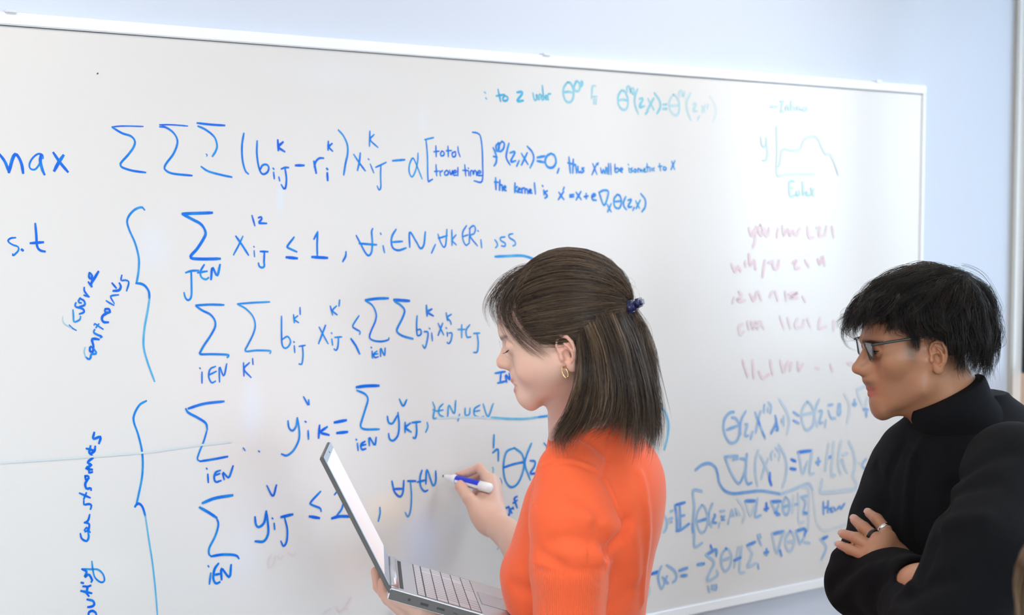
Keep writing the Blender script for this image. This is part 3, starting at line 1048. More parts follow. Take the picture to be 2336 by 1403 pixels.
82 0.5 11556,11126 11817,11159 11784,10803 11810,10501 11778,10149 11760,9852 11528,9909
82 0.5 11216,10792 11316,10617 11329,10421 11239,10245
82 0.7 11838,10396 11821,10198
83 0.7 11154,10532 11124,10507 11211,10363 11092,10327
82 0.7 11708,10424 11388,10461
83 0.7 10930,10462 10840,10362
83 0.7 10841,10451 10914,10371
82 0.7 11345,10577 11329,10421
72 0.5 11552,10798 11681,10639 11708,10424 11604,10192 11472,10165 11372,10317 11374,10537 11464,10744 11552,10798
72 0.5 10988,10314 11016,10207
72 0.5 10976,10589 10827,10578
73 0.5 10690,10366 10719,10248
73 0.5 10603,10578 10661,10407
73 0.5 10603,10578 10541,10437 10631,10448
73 0.5 10482,10586 10435,10425
84 0.3 10421,10534 10328,10412
84 0.3 10425,10813 10240,10603 10176,10416 10250,10224
84 0.3 10150,10715 9992,10372 9872,10582
95 0.85 10165,10733 9858,10705
95 0.85 9468,10604 9466,10422
96 0.85 9529,10464 9404,10472
96 0.85 9312,10620 8996,10596
84 0.5 9766,10750 9809,10508 9837,10320 9651,10331
85 0.5 9312,10609 9167,10387 9058,10511
86 0.5 8822,10679 8916,10541 8897,10356 8799,10241 8705,10333 8708,10563 8822,10679
86 0.5 8914,10438 8707,10471
86 0.5 8594,10458 8384,10457
87 0.5 8290,10619 8062,10628
87 0.5 8290,10619 8141,10475 8218,10207 8071,10212
96 0.75 9182,10344 9023,10279
96 0.75 9119,10370 9102,10266
98 0.75 8185,10226 8070,10189
86 0.3 8550,10671 8575,10272
87 0.3 8405,10713 8351,10407 8378,10087 8311,9987 8198,9996
87 0.3 8261,10847 8065,10814 8013,10646 8020,10137 8030,9766
= note_lettering violetblue
77 0.75 7511,10410 7492,10101
77 0.75 7335,10412 7349,10128
77 0.75 7495,10255 7332,10267
77 0.75 7287,10209 7193,10220 7254,10139 7159,10127
77 0.75 7130,10234 7064,10138
78 0.75 7002,10175 6907,10231 6874,10160 6748,10279
= formula_lettering violetblue
90 0.9 13072,9405 12850,9427
81 0.55 12767,9533 12850,9384 12848,9212 12763,9027 12680,9123
81 0.55 12737,9282 12567,9117
81 0.55 12597,9283 12680,9166
81 0.55 12613,9544 12400,9406 12314,9264 12341,9160 12426,9118
92 0.7 12229,9360 11986,9387
92 0.7 12171,9233 11999,9219
93 0.7 11669,9423 11464,9417
93 0.7 11408,9607 11099,9698 11083,9552
83 0.45 11408,9607 11185,9456 11155,9363 11271,9203 11372,9007 11151,9031 11033,9102 11064,9195
83 0.45 10771,9677 10890,9570 10932,9399 10855,9188 10750,9151 10631,9268 10604,9487 10681,9631 10771,9677
83 0.45 10932,9410 10603,9454
93 0.85 11263,9819 11233,9749
94 0.85 10778,9684 10765,9665
72 0.55 11341,8870 11295,8720
73 0.55 11223,8875 11222,8775
73 0.55 11149,8864 11163,8778 11074,8764 11075,8864
74 0.55 9728,9165 9710,9049
74 0.55 9753,9869 9721,9775 9625,9604
74 0.55 9676,9882 9643,9787
84 0.4 10379,9658 10437,9420 10509,9195
84 0.4 10273,9667 10314,9336 10326,9068 10173,9024
85 0.4 10089,9665 9933,9464 9977,9312 10067,9144 9790,9196
94 0.75 10496,9361 10300,9401
95 0.75 10089,9665 9828,9710
96 0.75 9452,9490 9450,9353
96 0.75 9513,9408 9388,9413
96 0.75 9268,9830 8888,9851
97 0.75 9072,9394 9009,9408 8943,9262
86 0.4 9268,9830 9202,9594 9103,9352 8949,9676 8856,9824
86 0.4 8664,9823 8790,9678 8803,9496 8688,9343 8560,9395 8499,9594 8566,9764 8664,9823
86 0.4 8820,9567 8515,9562
98 0.75 8454,9796 8178,9820 8095,9740
98 0.75 8112,9777 8174,9599
99 0.75 7578,9476 7345,9528
97 0.75 8664,9834 8644,9809
87 0.45 8454,9796 8370,9601 8318,9455
87 0.45 8174,9599 8302,9476
87 0.45 8156,9481 7975,9445
88 0.45 7578,9476 7391,9287 7438,9129 7552,8980
89 0.45 7072,9339 7037,9264
80 0.35 13126,9124 13125,8995 13193,8877
= graph_sketch cyan
61 0.35 9495,20020 9255,20031
62 0.35 9160,20155 9039,20160
62 0.35 9102,20157 9118,19917
62 0.35 9156,19905 9021,19921
62 0.35 8963,19958 8965,20061 8891,20047 8875,19962
62 0.35 8796,20189 8792,19965
62 0.35 8769,20052 8696,20055 8680,19970
62 0.35 8597,20060 8581,19974 8523,20046 8473,19979
63 0.35 8375,20052 8398,19982 8274,19987 8276,20074
61 0.3 9779,19296 9743,19128 9671,19062 9601,19166 9603,19285
61 0.3 9587,19166 9549,18895 9619,18757 9714,18755
62 0.25 9272,19586 9238,18971 9229,18423 8938,18445 7946,18462
63 0.25 9208,18595 9137,18699 9093,18975 8997,19046 8752,19012 8457,19061 8336,19273 8063,19369 7861,19323 7730,19116 7600,18962 7421,18948 7289,18775 7127,18459
73 0.38 8666,18276 8813,18257 8793,17945 8635,17947
73 0.38 8810,18118 8712,18120
73 0.38 8587,18034 8561,17948 8487,17966 8489,18053
73 0.38 8368,18263 8348,17949
74 0.38 8289,18020 8214,18038 8248,17968 8138,17951
74 0.38 8091,18127 7986,17935
74 0.38 7990,18111 8087,17952
= faded_lettering pink
92 0.28 10133,17176 10050,17001 9930,17146
92 0.28 9911,17205 9926,16853 9985,16737
93 0.28 9769,17233 9828,17116 9725,16998 9665,17145 9769,17233
93 0.28 9604,17145 9581,16997 9479,17026 9481,17174
94 0.28 9170,17143 9208,16950
94 0.28 9025,17231 8979,16993 8855,17141 8769,16992 8686,17111 8557,16991 8432,17170
95 0.28 8175,17199 8128,16957 7955,16941
96 0.28 7872,17168 7741,17167 7781,16985 7606,16984
96 0.28 7523,17197 7562,16984
97 0.28 7324,17196 7253,16951
92 0.3 10682,16340 10560,16163 10482,16278 10381,16174
92 0.3 10243,16390 10221,16273
93 0.3 10125,16563 10081,16299 9961,16414 9897,16208
93 0.3 9593,16408 9631,16232 9669,16026
93 0.3 9468,16347 9386,16375
94 0.3 9345,16404 9301,16226 9176,16223 9137,16401
95 0.3 8673,16333 8546,16391 8586,16211 8437,16209
95 0.3 8247,16386 8115,16232
96 0.3 7814,16409 7725,16286 7640,16467 7570,16252
92 0.27 10630,15439 10592,15554
92 0.27 10434,15694 10353,15605 10472,15492 10231,15484
93 0.27 10071,15625 9947,15474 9828,15677 9702,15466
94 0.27 9415,15546 9333,15662
94 0.27 9250,15660 9163,15449
95 0.27 8915,15650 8869,15439
95 0.27 8787,15587 8490,15608 8744,15495 8488,15487
96 0.27 8317,15512 8229,15388
93 0.22 10304,14930 10423,14876 10381,14699 10261,14752
93 0.22 10143,14982 10100,14804
93 0.22 10021,14977 9958,14797 9899,14972 9815,14791 9736,14965 9610,14797
95 0.22 9074,15058 8943,14783
95 0.22 8820,15018 8732,14773
96 0.22 8479,14974 8562,14796 8305,14785 8264,14935
96 0.22 8135,14960 8045,14774
97 0.22 7700,14973 7739,14730 7475,14749
98 0.22 7212,14892 7207,14645
93 0.25 10292,14078 10125,13685
94 0.25 9968,14060 9921,13643
94 0.25 9759,13781 9634,13624 9428,13701
94 0.25 9391,14027 9303,13693
95 0.25 9057,14008 8926,13730 8803,13964
96 0.25 8675,13926 8714,13747
96 0.25 8462,13944 8415,13729 8289,13874
97 0.25 7852,13756 7720,13718
98 0.25 7324,13818 7231,13626
99 0.25 6695,13812 6467,13768
= faded_lettering pink
50 0.16 22418,11120 22485,10984 22473,10885 22394,10898 22340,11061
50 0.16 22287,11054 22235,10998 22182,11051
50 0.16 22075,11098 21969,11035 21915,11076
52 0.16 21054,9911 20971,9798 20859,9856
52 0.16 20745,10039 20859,9856 20803,9822
51 0.16 21331,9830 21192,9883
53 0.16 19888,9627 19772,9544
= stray_line blue
38 0.16 27349,13326 26017,13288 24792,13264
40 0.16 24792,13264 23902,13301 23185,13309
= stray_dot dark
30 1 25583,19867 25571,19878
"""
for _blk in WRITING.split('= ')[1:]:
    _ls = _blk.strip().split('\n')
    _nm, _col = _ls[0].split()
    _st = []
    for _l in _ls[1:]:
        _t = _l.split()
        _st.append((int(_t[0]), float(_t[1]), [tuple(map(int, q.split(','))) for q in _t[2:]]))
    write_line(_nm, _col, _st)

# ------------------------------------------------------------------ smooth bodies: blended distance fields turned into one mesh
def V3(*a): return np.array(a, float)
def nv(v): return np.array([v.x, v.y, v.z])
def A3(px, py, d): return nv(at(px, py, d))


def smin(a, b, k):
    h = np.maximum(k - np.abs(a - b), 0) / k
    return np.minimum(a, b) - h * h * k * .25


def smax(a, b, k): return -smin(-a, -b, k)


def cap(a, b, ra, rb):
    a = np.asarray(a, float); b = np.asarray(b, float); ba = b - a; L = ba @ ba
    def f(p):
        q = p - a
        t = np.clip(q @ ba / L, 0, 1)
        return np.linalg.norm(q - t[..., None] * ba, axis=-1) - (ra + (rb - ra) * t)
    return f


def chain(pts, rs, k=.004):
    fs = [cap(pts[i], pts[i + 1], rs[i], rs[i + 1]) for i in range(len(pts) - 1)]
    def f(p):
        d = fs[0](p)
        for g in fs[1:]: d = smin(d, g(p), k)
        return d
    return f


def ell(c, r, R=None):
    c = np.asarray(c, float); r = np.asarray(r, float)
    def f(p):
        q = p - c
        if R is not None: q = q @ R
        k0 = np.linalg.norm(q / r, axis=-1); k1 = np.linalg.norm(q / (r * r), axis=-1)
        return k0 * (k0 - 1) / np.maximum(k1, 1e-9)
    return f


def rbox(c, half, rad, R=None):
    c = np.asarray(c, float); half = np.asarray(half, float) - rad
    def f(p):
        q = p - c
        if R is not None: q = q @ R
        q = np.abs(q) - half
        return np.linalg.norm(np.maximum(q, 0), axis=-1) + np.minimum(q.max(-1), 0) - rad
    return f


def basis(fwd, up):
    """Columns: forward, left, up."""
    f = np.asarray(fwd, float); f = f / np.linalg.norm(f)
    u = np.asarray(up, float); u = u - f * (u @ f); u /= np.linalg.norm(u)
    return np.stack([f, np.cross(u, f), u], 1)


def crease(pts, w, depth):
    """A raised (depth > 0) or pressed-in (depth < 0) line along pts, as a change of distance."""
    P = [np.asarray(q, float) for q in pts]
    def f(p):
        m = None
        for a, b in zip(P[:-1], P[1:]):
            ba = b - a
            t = np.clip((p - a) @ ba / (ba @ ba), 0, 1)
            d2 = ((p - a - t[..., None] * ba) ** 2).sum(-1)
            m = d2 if m is None else np.minimum(m, d2)
        return -depth * np.exp(-m / (w * w))
    return f


class Sdf:
    def __init__(self): self.ops = []
    def u(self, f, k=.01): self.ops.append(('u', f, k)); return self
    def s(self, f, k=.004): self.ops.append(('s', f, k)); return self
    def i(self, f, k=.004): self.ops.append(('i', f, k)); return self
    def d(self, f, reach=.02): self.ops.append(('d', f, reach)); return self

    def __call__(self, p):
        d = np.full(p.shape[:-1], 9.0)
        for o, f, k in self.ops:
            if o == 'u': d = smin(d, f(p), k)
            elif o == 's': d = smax(d, -f(p), k)
            elif o == 'i': d = smax(d, f(p), k)
            else: d = d + f(p)
        return d

    def mesh(self, lo, hi, h):
        B = 8
        lo = np.asarray(lo, float); hi = np.asarray(hi, float)
        nb = np.ceil((hi - lo) / (h * B)).astype(int)
        ci = np.stack(np.meshgrid(*[np.arange(n) for n in nb], indexing='ij'), -1).reshape(-1, 3)
        cen = lo + (ci * B + B / 2 - .5) * h
        R = B * h * .87
        dc = np.full(len(cen), 9.0); pd = []
        for o, f, k in self.ops:
            v = f(cen); pd.append(v)
            if o == 'u': dc = smin(dc, v, k)
            elif o == 's': dc = smax(dc, -v, k)
            elif o == 'i': dc = smax(dc, v, k)
        act = np.abs(dc) < R * 1.5 + .006
        G = np.repeat(np.repeat(np.repeat(np.sign(dc).reshape(nb) * R, B, 0), B, 1), B, 2).astype(np.float32)
        ai = np.nonzero(act)[0]
        off = np.stack(np.meshgrid(*[np.arange(B)] * 3, indexing='ij'), -1).reshape(-1, 3)
        step = 1500
        for s in range(0, len(ai), step):
            idx = ai[s:s + step]
            pts = (lo + ci[idx] * B * h)[:, None] + off[None] * h
            d = np.full(pts.shape[:2], R)
            first = True
            for (o, f, k), v in zip(self.ops, pd):
                if o in 'us': m = v[idx] < R * 1.5 + k + .008
                elif o == 'd': m = np.ones(len(idx), bool)
                else: m = np.ones(len(idx), bool)
                if not m.any(): continue
                q = f(pts[m])
                if o == 'u': d[m] = smin(d[m], q, k)
                elif o == 's': d[m] = smax(d[m], -q, k)
                elif o == 'i': d[m] = smax(d[m], q, k)
                else: d[m] = d[m] + q
            for b, dd in zip(ci[idx] * B, d.reshape(-1, B, B, B)):
                G[b[0]:b[0] + B, b[1]:b[1] + B, b[2]:b[2] + B] = dd
        return surface_nets(G, lo, h)


def surface_nets(G, lo, h):
    S = (G < 0).astype(np.uint8)
    n = np.array(G.shape) - 1
    cnt = sum(S[i:i + n[0], j:j + n[1], k:k + n[2]] for i in (0, 1) for j in (0, 1) for k in (0, 1))
    cells = np.argwhere((cnt > 0) & (cnt < 8))
    vid = np.full(tuple(n), -1, np.int32)
    vid[tuple(cells.T)] = np.arange(len(cells))
    acc = np.zeros((len(cells), 3)); num = np.zeros(len(cells))
    C = [(0, 0, 0), (1, 0, 0), (0, 1, 0), (1, 1, 0), (0, 0, 1), (1, 0, 1), (0, 1, 1), (1, 1, 1)]
    val = np.stack([G[cells[:, 0] + c[0], cells[:, 1] + c[1], cells[:, 2] + c[2]] for c in C], 1)
    for a, b in ((0, 1), (2, 3), (4, 5), (6, 7), (0, 2), (1, 3), (4, 6), (5, 7), (0, 4), (1, 5), (2, 6), (3, 7)):
        va, vb = val[:, a], val[:, b]
        m = (va < 0) != (vb < 0)
        t = np.where(m, va / np.where(m, va - vb, 1), 0)
        q = np.array(C[a]) + t[:, None] * (np.array(C[b]) - np.array(C[a]))
        acc[m] += q[m]; num[m] += 1
    V = lo + (cells + acc / num[:, None]) * h
    F = []
    for ax in range(3):
        sl0 = [slice(None)] * 3; sl1 = [slice(None)] * 3
        sl0[ax] = slice(0, -1); sl1[ax] = slice(1, None)
        e = np.argwhere(S[tuple(sl0)] != S[tuple(sl1)])
        b, c = (ax + 1) % 3, (ax + 2) % 3
        e = e[(e[:, b] > 0) & (e[:, c] > 0) & (e[:, b] < n[b]) & (e[:, c] < n[c])]
        flip = S[tuple(e.T)] == 0
        db = np.zeros(3, int); db[b] = 1; dcv = np.zeros(3, int); dcv[c] = 1
        q = np.stack([vid[tuple((e - db - dcv).T)], vid[tuple((e - dcv).T)], vid[tuple(e.T)], vid[tuple((e - db).T)]], 1)
        q[flip] = q[flip][:, ::-1]
        F.append(q[(q >= 0).all(1)])
    return V, np.concatenate(F)


def relax(V, F, it=1, w=.5, mask=None):
    """Gentle Laplacian smoothing."""
    e = np.concatenate([F[:, [0, 1]], F[:, [1, 2]], F[:, [2, 3]], F[:, [3, 0]]])
    e = np.concatenate([e, e[:, ::-1]])
    cnt = np.bincount(e[:, 0], minlength=len(V))[:, None].clip(1)
    for _ in range(it):
        s = np.stack([np.bincount(e[:, 0], weights=V[e[:, 1], k], minlength=len(V)) for k in range(3)], 1) / cnt
        d = (s - V) * w
        V = V + (d if mask is None else d * mask[:, None])
    return V


def drop_islands(V, F, keep=1):
    """Keep the largest connected pieces."""
    lab = np.arange(len(V))
    while True:
        m = lab[F].min(1)
        new = lab.copy()
        for k in range(4): np.minimum.at(new, F[:, k], m)
        new = new[new]
        if (new == lab).all(): break
        lab = new
    ids, c = np.unique(lab[F[:, 0]], return_counts=True)
    ok = np.isin(lab[F[:, 0]], ids[np.argsort(-c)[:keep]])
    F = F[ok]
    used = np.unique(F)
    mp = np.full(len(V), -1); mp[used] = np.arange(len(used))
    return V[used], mp[F]


def vcol(o, name, arr):
    a = o.data.color_attributes.new(name, 'FLOAT_COLOR', 'POINT')
    c = np.ones((len(arr), 4), np.float32); c[:, :3] = arr
    a.data.foreach_set('color', c.ravel())


def attr_mat(name, rough, spec=.5, sss=0.0, sss_col=None, bump=0, bscale=600, sheen=0, attr='tint'):
    m, nt, b = new_mat(name)
    at_ = nt.nodes.new('ShaderNodeVertexColor'); at_.layer_name = attr
    nt.links.new(at_.outputs[0], b.inputs['Base Color'])
    b.inputs['Roughness'].default_value = rough
    b.inputs['Specular IOR Level'].default_value = spec
    if sss:
        b.inputs['Subsurface Weight'].default_value = sss
        b.inputs['Subsurface Radius'].default_value = (1, .35, .2)
        b.inputs['Subsurface Scale'].default_value = .006
    if sheen:
        b.inputs['Sheen Weight'].default_value = sheen; b.inputs['Sheen Roughness'].default_value = .4
    if bump:
        tc = nt.nodes.new('ShaderNodeTexCoord')
        nz = nt.nodes.new('ShaderNodeTexNoise'); nz.inputs['Scale'].default_value = bscale; nz.inputs['Detail'].default_value = 2
        nt.links.new(tc.outputs['Object'], nz.inputs['Vector'])
        bp = nt.nodes.new('ShaderNodeBump'); bp.inputs['Strength'].default_value = bump; bp.inputs['Distance'].default_value = .001
        nt.links.new(nz.outputs[0], bp.inputs['Height']); nt.links.new(bp.outputs[0], b.inputs['Normal'])
    return m


# ------------------------------------------------------------------ heads
def ear_sdf(flare=.42, size=.85, tilt=12, c=(-7, 66, -3)):
    """Left ear in head millimetres: built on u (backwards), v (up), w (outwards)."""
    c = V3(*c); tilt = math.radians(tilt)
    u = V3(-math.cos(flare), math.sin(flare), 0); v = V3(-math.sin(tilt), 0.08, math.cos(tilt)); v -= u * (u @ v); v /= np.linalg.norm(v)
    w = np.cross(v, u); w = w if w[1] > 0 else -w
    M = np.stack([u, v, w], 1)
    hel = [(-5, -1, 5), (-7, 8, 5), (-7, 18, 6), (-2, 27, 7), (7, 30, 8), (16, 26, 9), (21, 15, 10), (21, 2, 10), (17, -10, 8), (10, -20, 5)]
    anti = [(6, -15, 8), (13, -9, 8), (14.5, 3, 8.5), (11, 12, 8), (4, 19, 7)]
    H = chain([V3(*q) for q in hel], [2.2, 2.3, 2.5, 2.7, 2.8, 2.8, 2.8, 2.7, 2.6, 2.8], 1.5)
    AN = chain([V3(*q) for q in anti], [2.0, 2.1, 2.2, 2.1, 1.8], 1.5)
    plate = ell((6, 3, 3), (16, 26, 4)); lobe = ell((4, -23, 3.5), (9, 9, 4)); concha = ell((3, -3, 9), (8.5, 11, 10.5))
    trag = ell((-7, -4, 6), (4, 6, 4)); fossa = ell((0, 15, 9), (6, 8, 6)); root = ell((-4, 0, -6), (10, 24, 10))
    def f(p):
        q = (p - c) @ M / size
        d = smin(plate(q), root(q), 5)
        d = smin(d, lobe(q), 4)
        d = smin(d, H(q), 2.2)
        d = smin(d, AN(q), 2.2)
        d = smax(d, -concha(q), 2.5)
        d = smax(d, -fossa(q), 2)
        return smin(d, trag(q), 2.5) * size
    return f


def head_field(g):
    """Distance (mm) of a head in its own frame: x forward, y left, z up, origin midway between the ear holes.
    g['keys'] holds measured points (x, z) of the face profile, g['eye'] the front of the eye."""
    k = {n: np.array(v, float) for n, v in g['keys'].items()}
    P3 = lambda q, y=0.0: np.array([q[0], y, q[1]], float)
    na, tp, sn, ul, st, ll, lm, pg, me = (k[n] for n in ('nasion', 'tip', 'subnasale', 'upper', 'stomion', 'lower', 'fold', 'chin', 'menton'))
    cr = g.get('cran', 1.0); jw = g.get('jaw', 46); L = g.get('lip', 1.0); fx = g.get('forehead', 84)
    cran = ell((-13, 0, 48), (95 * cr, 71 * cr, 77 * cr)); fore = ell((fx - 55, 0, na[1] + 22), (55, 57, 50))
    mid = ell((sn[0] - 60, 0, sn[1] + 14), (47, 53, 52))
    mouth = ell((ul[0] - 41, 0, st[1] + 2), (34, 31, 27))
    hz = max(5.0, (pg[1] - me[1]))
    chin = ell((pg[0] - 14, 0, pg[1]), (14, 17, hz)); fold = ell((lm[0] - 16, 0, lm[1]), (14, 20, 12))
    jawb = cap((16, jw, st[1] + 2), (pg[0] - 18, 14, pg[1] + 1), 12, 11); ramus = cap((6, jw + 7, -14), (16, jw, st[1] + 2), 13, 12)
    floor = ell((30, 0, st[1] - 4), (42, 38, 26)); cheek = ell((50, 43, -6), (24, 15, 17))
    bi = g.get('browin', 0)
    brow = cap((na[0] - 2 - bi, 10, na[1] + 11), (na[0] - 24 - bi, 42, na[1] + 9), 7.5, 8)
    ex, ez = g['eye']
    sock = ell((ex + 6, 32, ez), (13, 17, 12)); lid = ell((ex - 13.5, 31.5, ez), (13.8, 15, 13.5))
    bridge = cap((na[0] - 7, 0, na[1]), (tp[0] - 11, 0, tp[1] + 5), 6.5, 8); tip = ell((tp[0] - 9.5, 0, tp[1]), (9.5, 9.5, 8.5))
    ala = ell((tp[0] - 20, 12, tp[1] - 3), (11, 6.5, 8)); septum = cap((tp[0] - 12, 0, tp[1] - 5), (sn[0] - 4, 0, sn[1] + 2), 4, 4)
    subm = cap((pg[0] - 24, 0, me[1] + 13), (22, 0, me[1] + 30), 13, 24)
    bed = ell((tp[0] - 30, 6, tp[1] + 1), (15, 15, 14))
    nost = ell((tp[0] - 17, 6.5, tp[1] - 10.5), (6, 2.6, 3.2), None)
    philt = ell((sn[0] - 14, 0, sn[1] - 5), (14, 20, 12))
    co = P3((st[0] - g.get('corner', 18), st[1] - g.get('droop', 0)), 24)
    lu = cap(P3((ul[0] - 4.6 * L, ul[1] - 1.5)), co + V3(0, -1, 1), 4.6 * L, 2.2); ll_ = cap(P3((ll[0] - 5.2 * L, ll[1])), co + V3(0, -2, -2), 5.2 * L, 2.2)
    slit = cap(P3((st[0] + 10, st[1])), co, g.get('open', 1.0), .6)
    ear = ear_sdf(**g.get('ear', {}))
    eyecut = ell((ex + 1, 34, ez - 2.5), (7, 9.5, g.get('eyeopen', .01)))

    def f(p):
        q = p.copy(); q[..., 1] = np.abs(q[..., 1])
        d = smin(cran(q), fore(q), 25)
        d = smin(d, mid(q), 24)
        d = smin(d, mouth(q), 20)
        d = smin(d, ramus(q), 26)
        d = smin(d, jawb(q), 26)
        d = smin(d, floor(q), 20)
        d = smin(d, chin(q), 16)
        d = smin(d, fold(q), 12)
        if 'sub' in g: d = smin(d, subm(q), 14)
        d = smin(d, philt(q), 14)
        d = smin(d, cheek(q), 24)
        d = smin(d, brow(q), 14)
        d = smax(d, -sock(q), 12)
        d = smin(d, bed(q), 10)
        d = smin(d, bridge(q), 10)
        d = smin(d, ala(q), 6)
        d = smin(d, tip(q), 7)
        d = smin(d, septum(q), 4)
        d = smax(d, -nost(q), 2.5)
        d = smin(d, lid(q), 2.5)
        if 'eyeopen' in g: d = smax(d, -eyecut(q), 1)
        d = smin(d, lu(q), 4)
        d = smin(d, ll_(q), 4)
        d = smax(d, -slit(q), 2.5)
        return smin(d, ear(q), 3)
    return f


class Head:
    def __init__(self, tragus, yaw, pitch, roll, prm, scale=1.0, lateral=.071):
        """tragus: where the near (left) ear hole is; yaw turns away from the camera, pitch nods down (degrees)."""
        a, b = math.radians(yaw), math.radians(pitch)
        fwd = V3(-math.cos(a) * math.cos(b), math.sin(a) * math.cos(b), -math.sin(b))
        left = V3(-math.sin(a), -math.cos(a), 0)
        up = np.cross(fwd, left)
        r = math.radians(roll)                       # roll: top of the head towards the camera
        up, left = up * math.cos(r) + left * math.sin(r), left * math.cos(r) - up * math.sin(r)
        self.R = np.stack([fwd, left, up], 1)
        self.s = scale
        self.c = np.asarray(tragus) - left * lateral * scale
        self.prm = dict(prm)
        if 'local' not in prm:
            self.prm['keys'] = {n: tuple(self.pix(*q)[[0, 2]]) for n, q in prm['keys'].items()}
            self.prm['eye'] = tuple(self.pix(*prm['eye'], 31)[[0, 2]])
        self.field = head_field(self.prm)

    def w(self, x, y, z):                             # head millimetres -> room
        return self.c + self.R @ (np.array([x, y, z]) * self.s / 1000.0)

    def W(self, p): return self.c + (np.asarray(p) * self.s / 1000.0) @ self.R.T
    def L(self, p): return ((np.asarray(p) - self.c) @ self.R) * (1000.0 / self.s)

    def pix(self, px, py, y=0.0):
        """Head millimetres of the point seen at a pixel, on the head's plane y."""
        d = nv(view_ray(px, py)); n = self.R[:, 1]
        o = nv(CAM); c = self.w(0, y, 0)
        k = ((c - o) @ n) / (d @ n)
        return self.L(o + d * k)

    def __call__(self, p):
        return self.field((np.asarray(p) - self.c) @ self.R * (1000.0 / self.s)) * self.s / 1000.0


class Torso:
    """A trunk given by its front and back outlines (pixels, seen side-on) and its half widths."""
    def __init__(self, px, py, depth, yaw, front, back, width, n=2.3):
        a = math.radians(yaw)
        self.R = basis((-math.cos(a), math.sin(a), 0), (0, 0, 1)); self.c = A3(px, py, depth); self.n = n
        F = sorted([(q[2], q[0]) for q in (self.pix(*t) for t in front)]); B = sorted([(q[2], q[0]) for q in (self.pix(*t) for t in back)])
        W = sorted([(self.pix(px, t[0])[2], t[1]) for t in width])
        self.top, self.bot = max(F[-1][0], B[-1][0]), min(F[0][0], B[0][0])
        z = np.linspace(self.bot, self.top, 160)
        def sm(a):
            for _ in range(6): a = np.convolve(np.pad(a, 1, 'edge'), [.25, .5, .25], 'valid')
            return a
        f, b, w = (sm(np.interp(z, *np.array(t).T)) for t in (F, B, W))
        self.z, self.f, self.b, self.wd = z, f, b, w

    def pix(self, px, py, y=0.0):
        d = nv(view_ray(px, py)); n = self.R[:, 1]; o = nv(CAM); c = self.c + n * y
        k = ((c - o) @ n) / (d @ n)
        return (o + d * k - self.c) @ self.R

    def w(self, x, y, z): return self.c + self.R @ np.array([x, y, z], float)

    def __call__(self, p, grow=0.0):
        q = (np.asarray(p) - self.c) @ self.R
        z = q[..., 2]
        f = np.interp(z, self.z, self.f) + grow; b = np.interp(z, self.z, self.b) - grow; w = np.interp(z, self.z, self.wd) + grow
        a = (f - b) / 2; m = (f + b) / 2
        k = ((np.abs((q[..., 0] - m) / a)) ** self.n + (np.abs(q[..., 1] / w)) ** self.n + 1e-12) ** (1 / self.n)
        d = (k - 1) * np.minimum(a, w) * .9
        return np.maximum(d, np.maximum(z - self.top - grow, self.bot - z - grow))


def surf(sdf, px, py, near=1.6, far=3.2, push=0.0):
    """Where the line of sight through a pixel first meets a distance field."""
    d = nv(view_ray(px, py)); o = nv(CAM); t = near
    for _ in range(160):
        v = float(sdf((o + d * t)[None])[0])
        if v < .0006 or t > far: break
        t += max(v * .6, .0008)
    return o + d * (t + push)


def plane(c, n):
    c = np.asarray(c, float); n = np.asarray(n, float); n = n / np.linalg.norm(n)
    return lambda p: (p - c) @ n


def strands(name, curves, radius, colours, mat, parent, sides=3, taper=.10):
    """Many hairs as thin tubes: curves (n, m, 3), one colour each."""
    n, m, _ = curves.shape
    tg = np.gradient(curves, axis=1); tg /= np.linalg.norm(tg, axis=2, keepdims=True) + 1e-12
    ref = np.array([.31, .17, .93]); a = np.cross(tg, ref); a /= np.linalg.norm(a, axis=2, keepdims=True) + 1e-9
    b = np.cross(tg, a)
    t = np.linspace(0, 1, m)
    r = radius[:, None] * np.clip(np.minimum(1, taper + (1 - t) * 2.2), .1, 1)[None]
    th = np.arange(sides) * 2 * np.pi / sides
    ring = curves[:, :, None] + r[:, :, None, None] * (np.cos(th)[:, None] * a[:, :, None] + np.sin(th)[:, None] * b[:, :, None])
    V = ring.reshape(-1, 3)
    i = np.arange(m - 1)[:, None] * sides; j = np.arange(sides)[None]; j2 = (j + 1) % sides
    q = np.stack([i + j, i + j2, i + sides + j2, i + sides + j], -1).reshape(-1, 4)
    F = (q[None] + (np.arange(n) * m * sides)[:, None, None]).reshape(-1, 4)
    return V, F, np.repeat(colours, m * sides, 0)


def guides_to_curves(G, n, m, jit, r, lo=0.0, shorten=.0, clump=0):
    """n curves laid between neighbouring guide curves G (g, m, 3) with jitter of size jit (at root and tip)."""
    g = len(G)
    u = r.random(n) * (g - 1); i = np.minimum(u.astype(int), g - 2); w = (u - i)[:, None, None]
    C = G[i] * (1 - w) + G[i + 1] * w
    t = np.linspace(0, 1, m)[None, :, None]
    if clump:
        cl = r.normal(size=(clump, 3)) * jit[1]
        ci = np.clip((u / (g - 1) * clump + r.normal(size=n) * .8).astype(int), 0, clump - 1)
        C = C + cl[ci][:, None] * t * .9
    o = r.normal(size=(n, 1, 3))
    C = C + o * (jit[0] + (jit[1] - jit[0]) * t) * .6
    ph = r.random((n, 1, 3)) * 6.28; am = r.random((n, 1, 1))
    C = C + np.sin(t * (3 + 5 * am) + ph) * jit[1] * .18 * t
    if shorten:
        L = 1 - shorten * r.random(n) ** 2
        tt = np.linspace(0, 1, m)[None] * L[:, None] * (m - 1)
        k = np.minimum(tt.astype(int), m - 2); fr = (tt - k)[..., None]
        ii = np.arange(n)[:, None]
        C = C[ii, k] * (1 - fr) + C[ii, k + 1] * fr
    return C


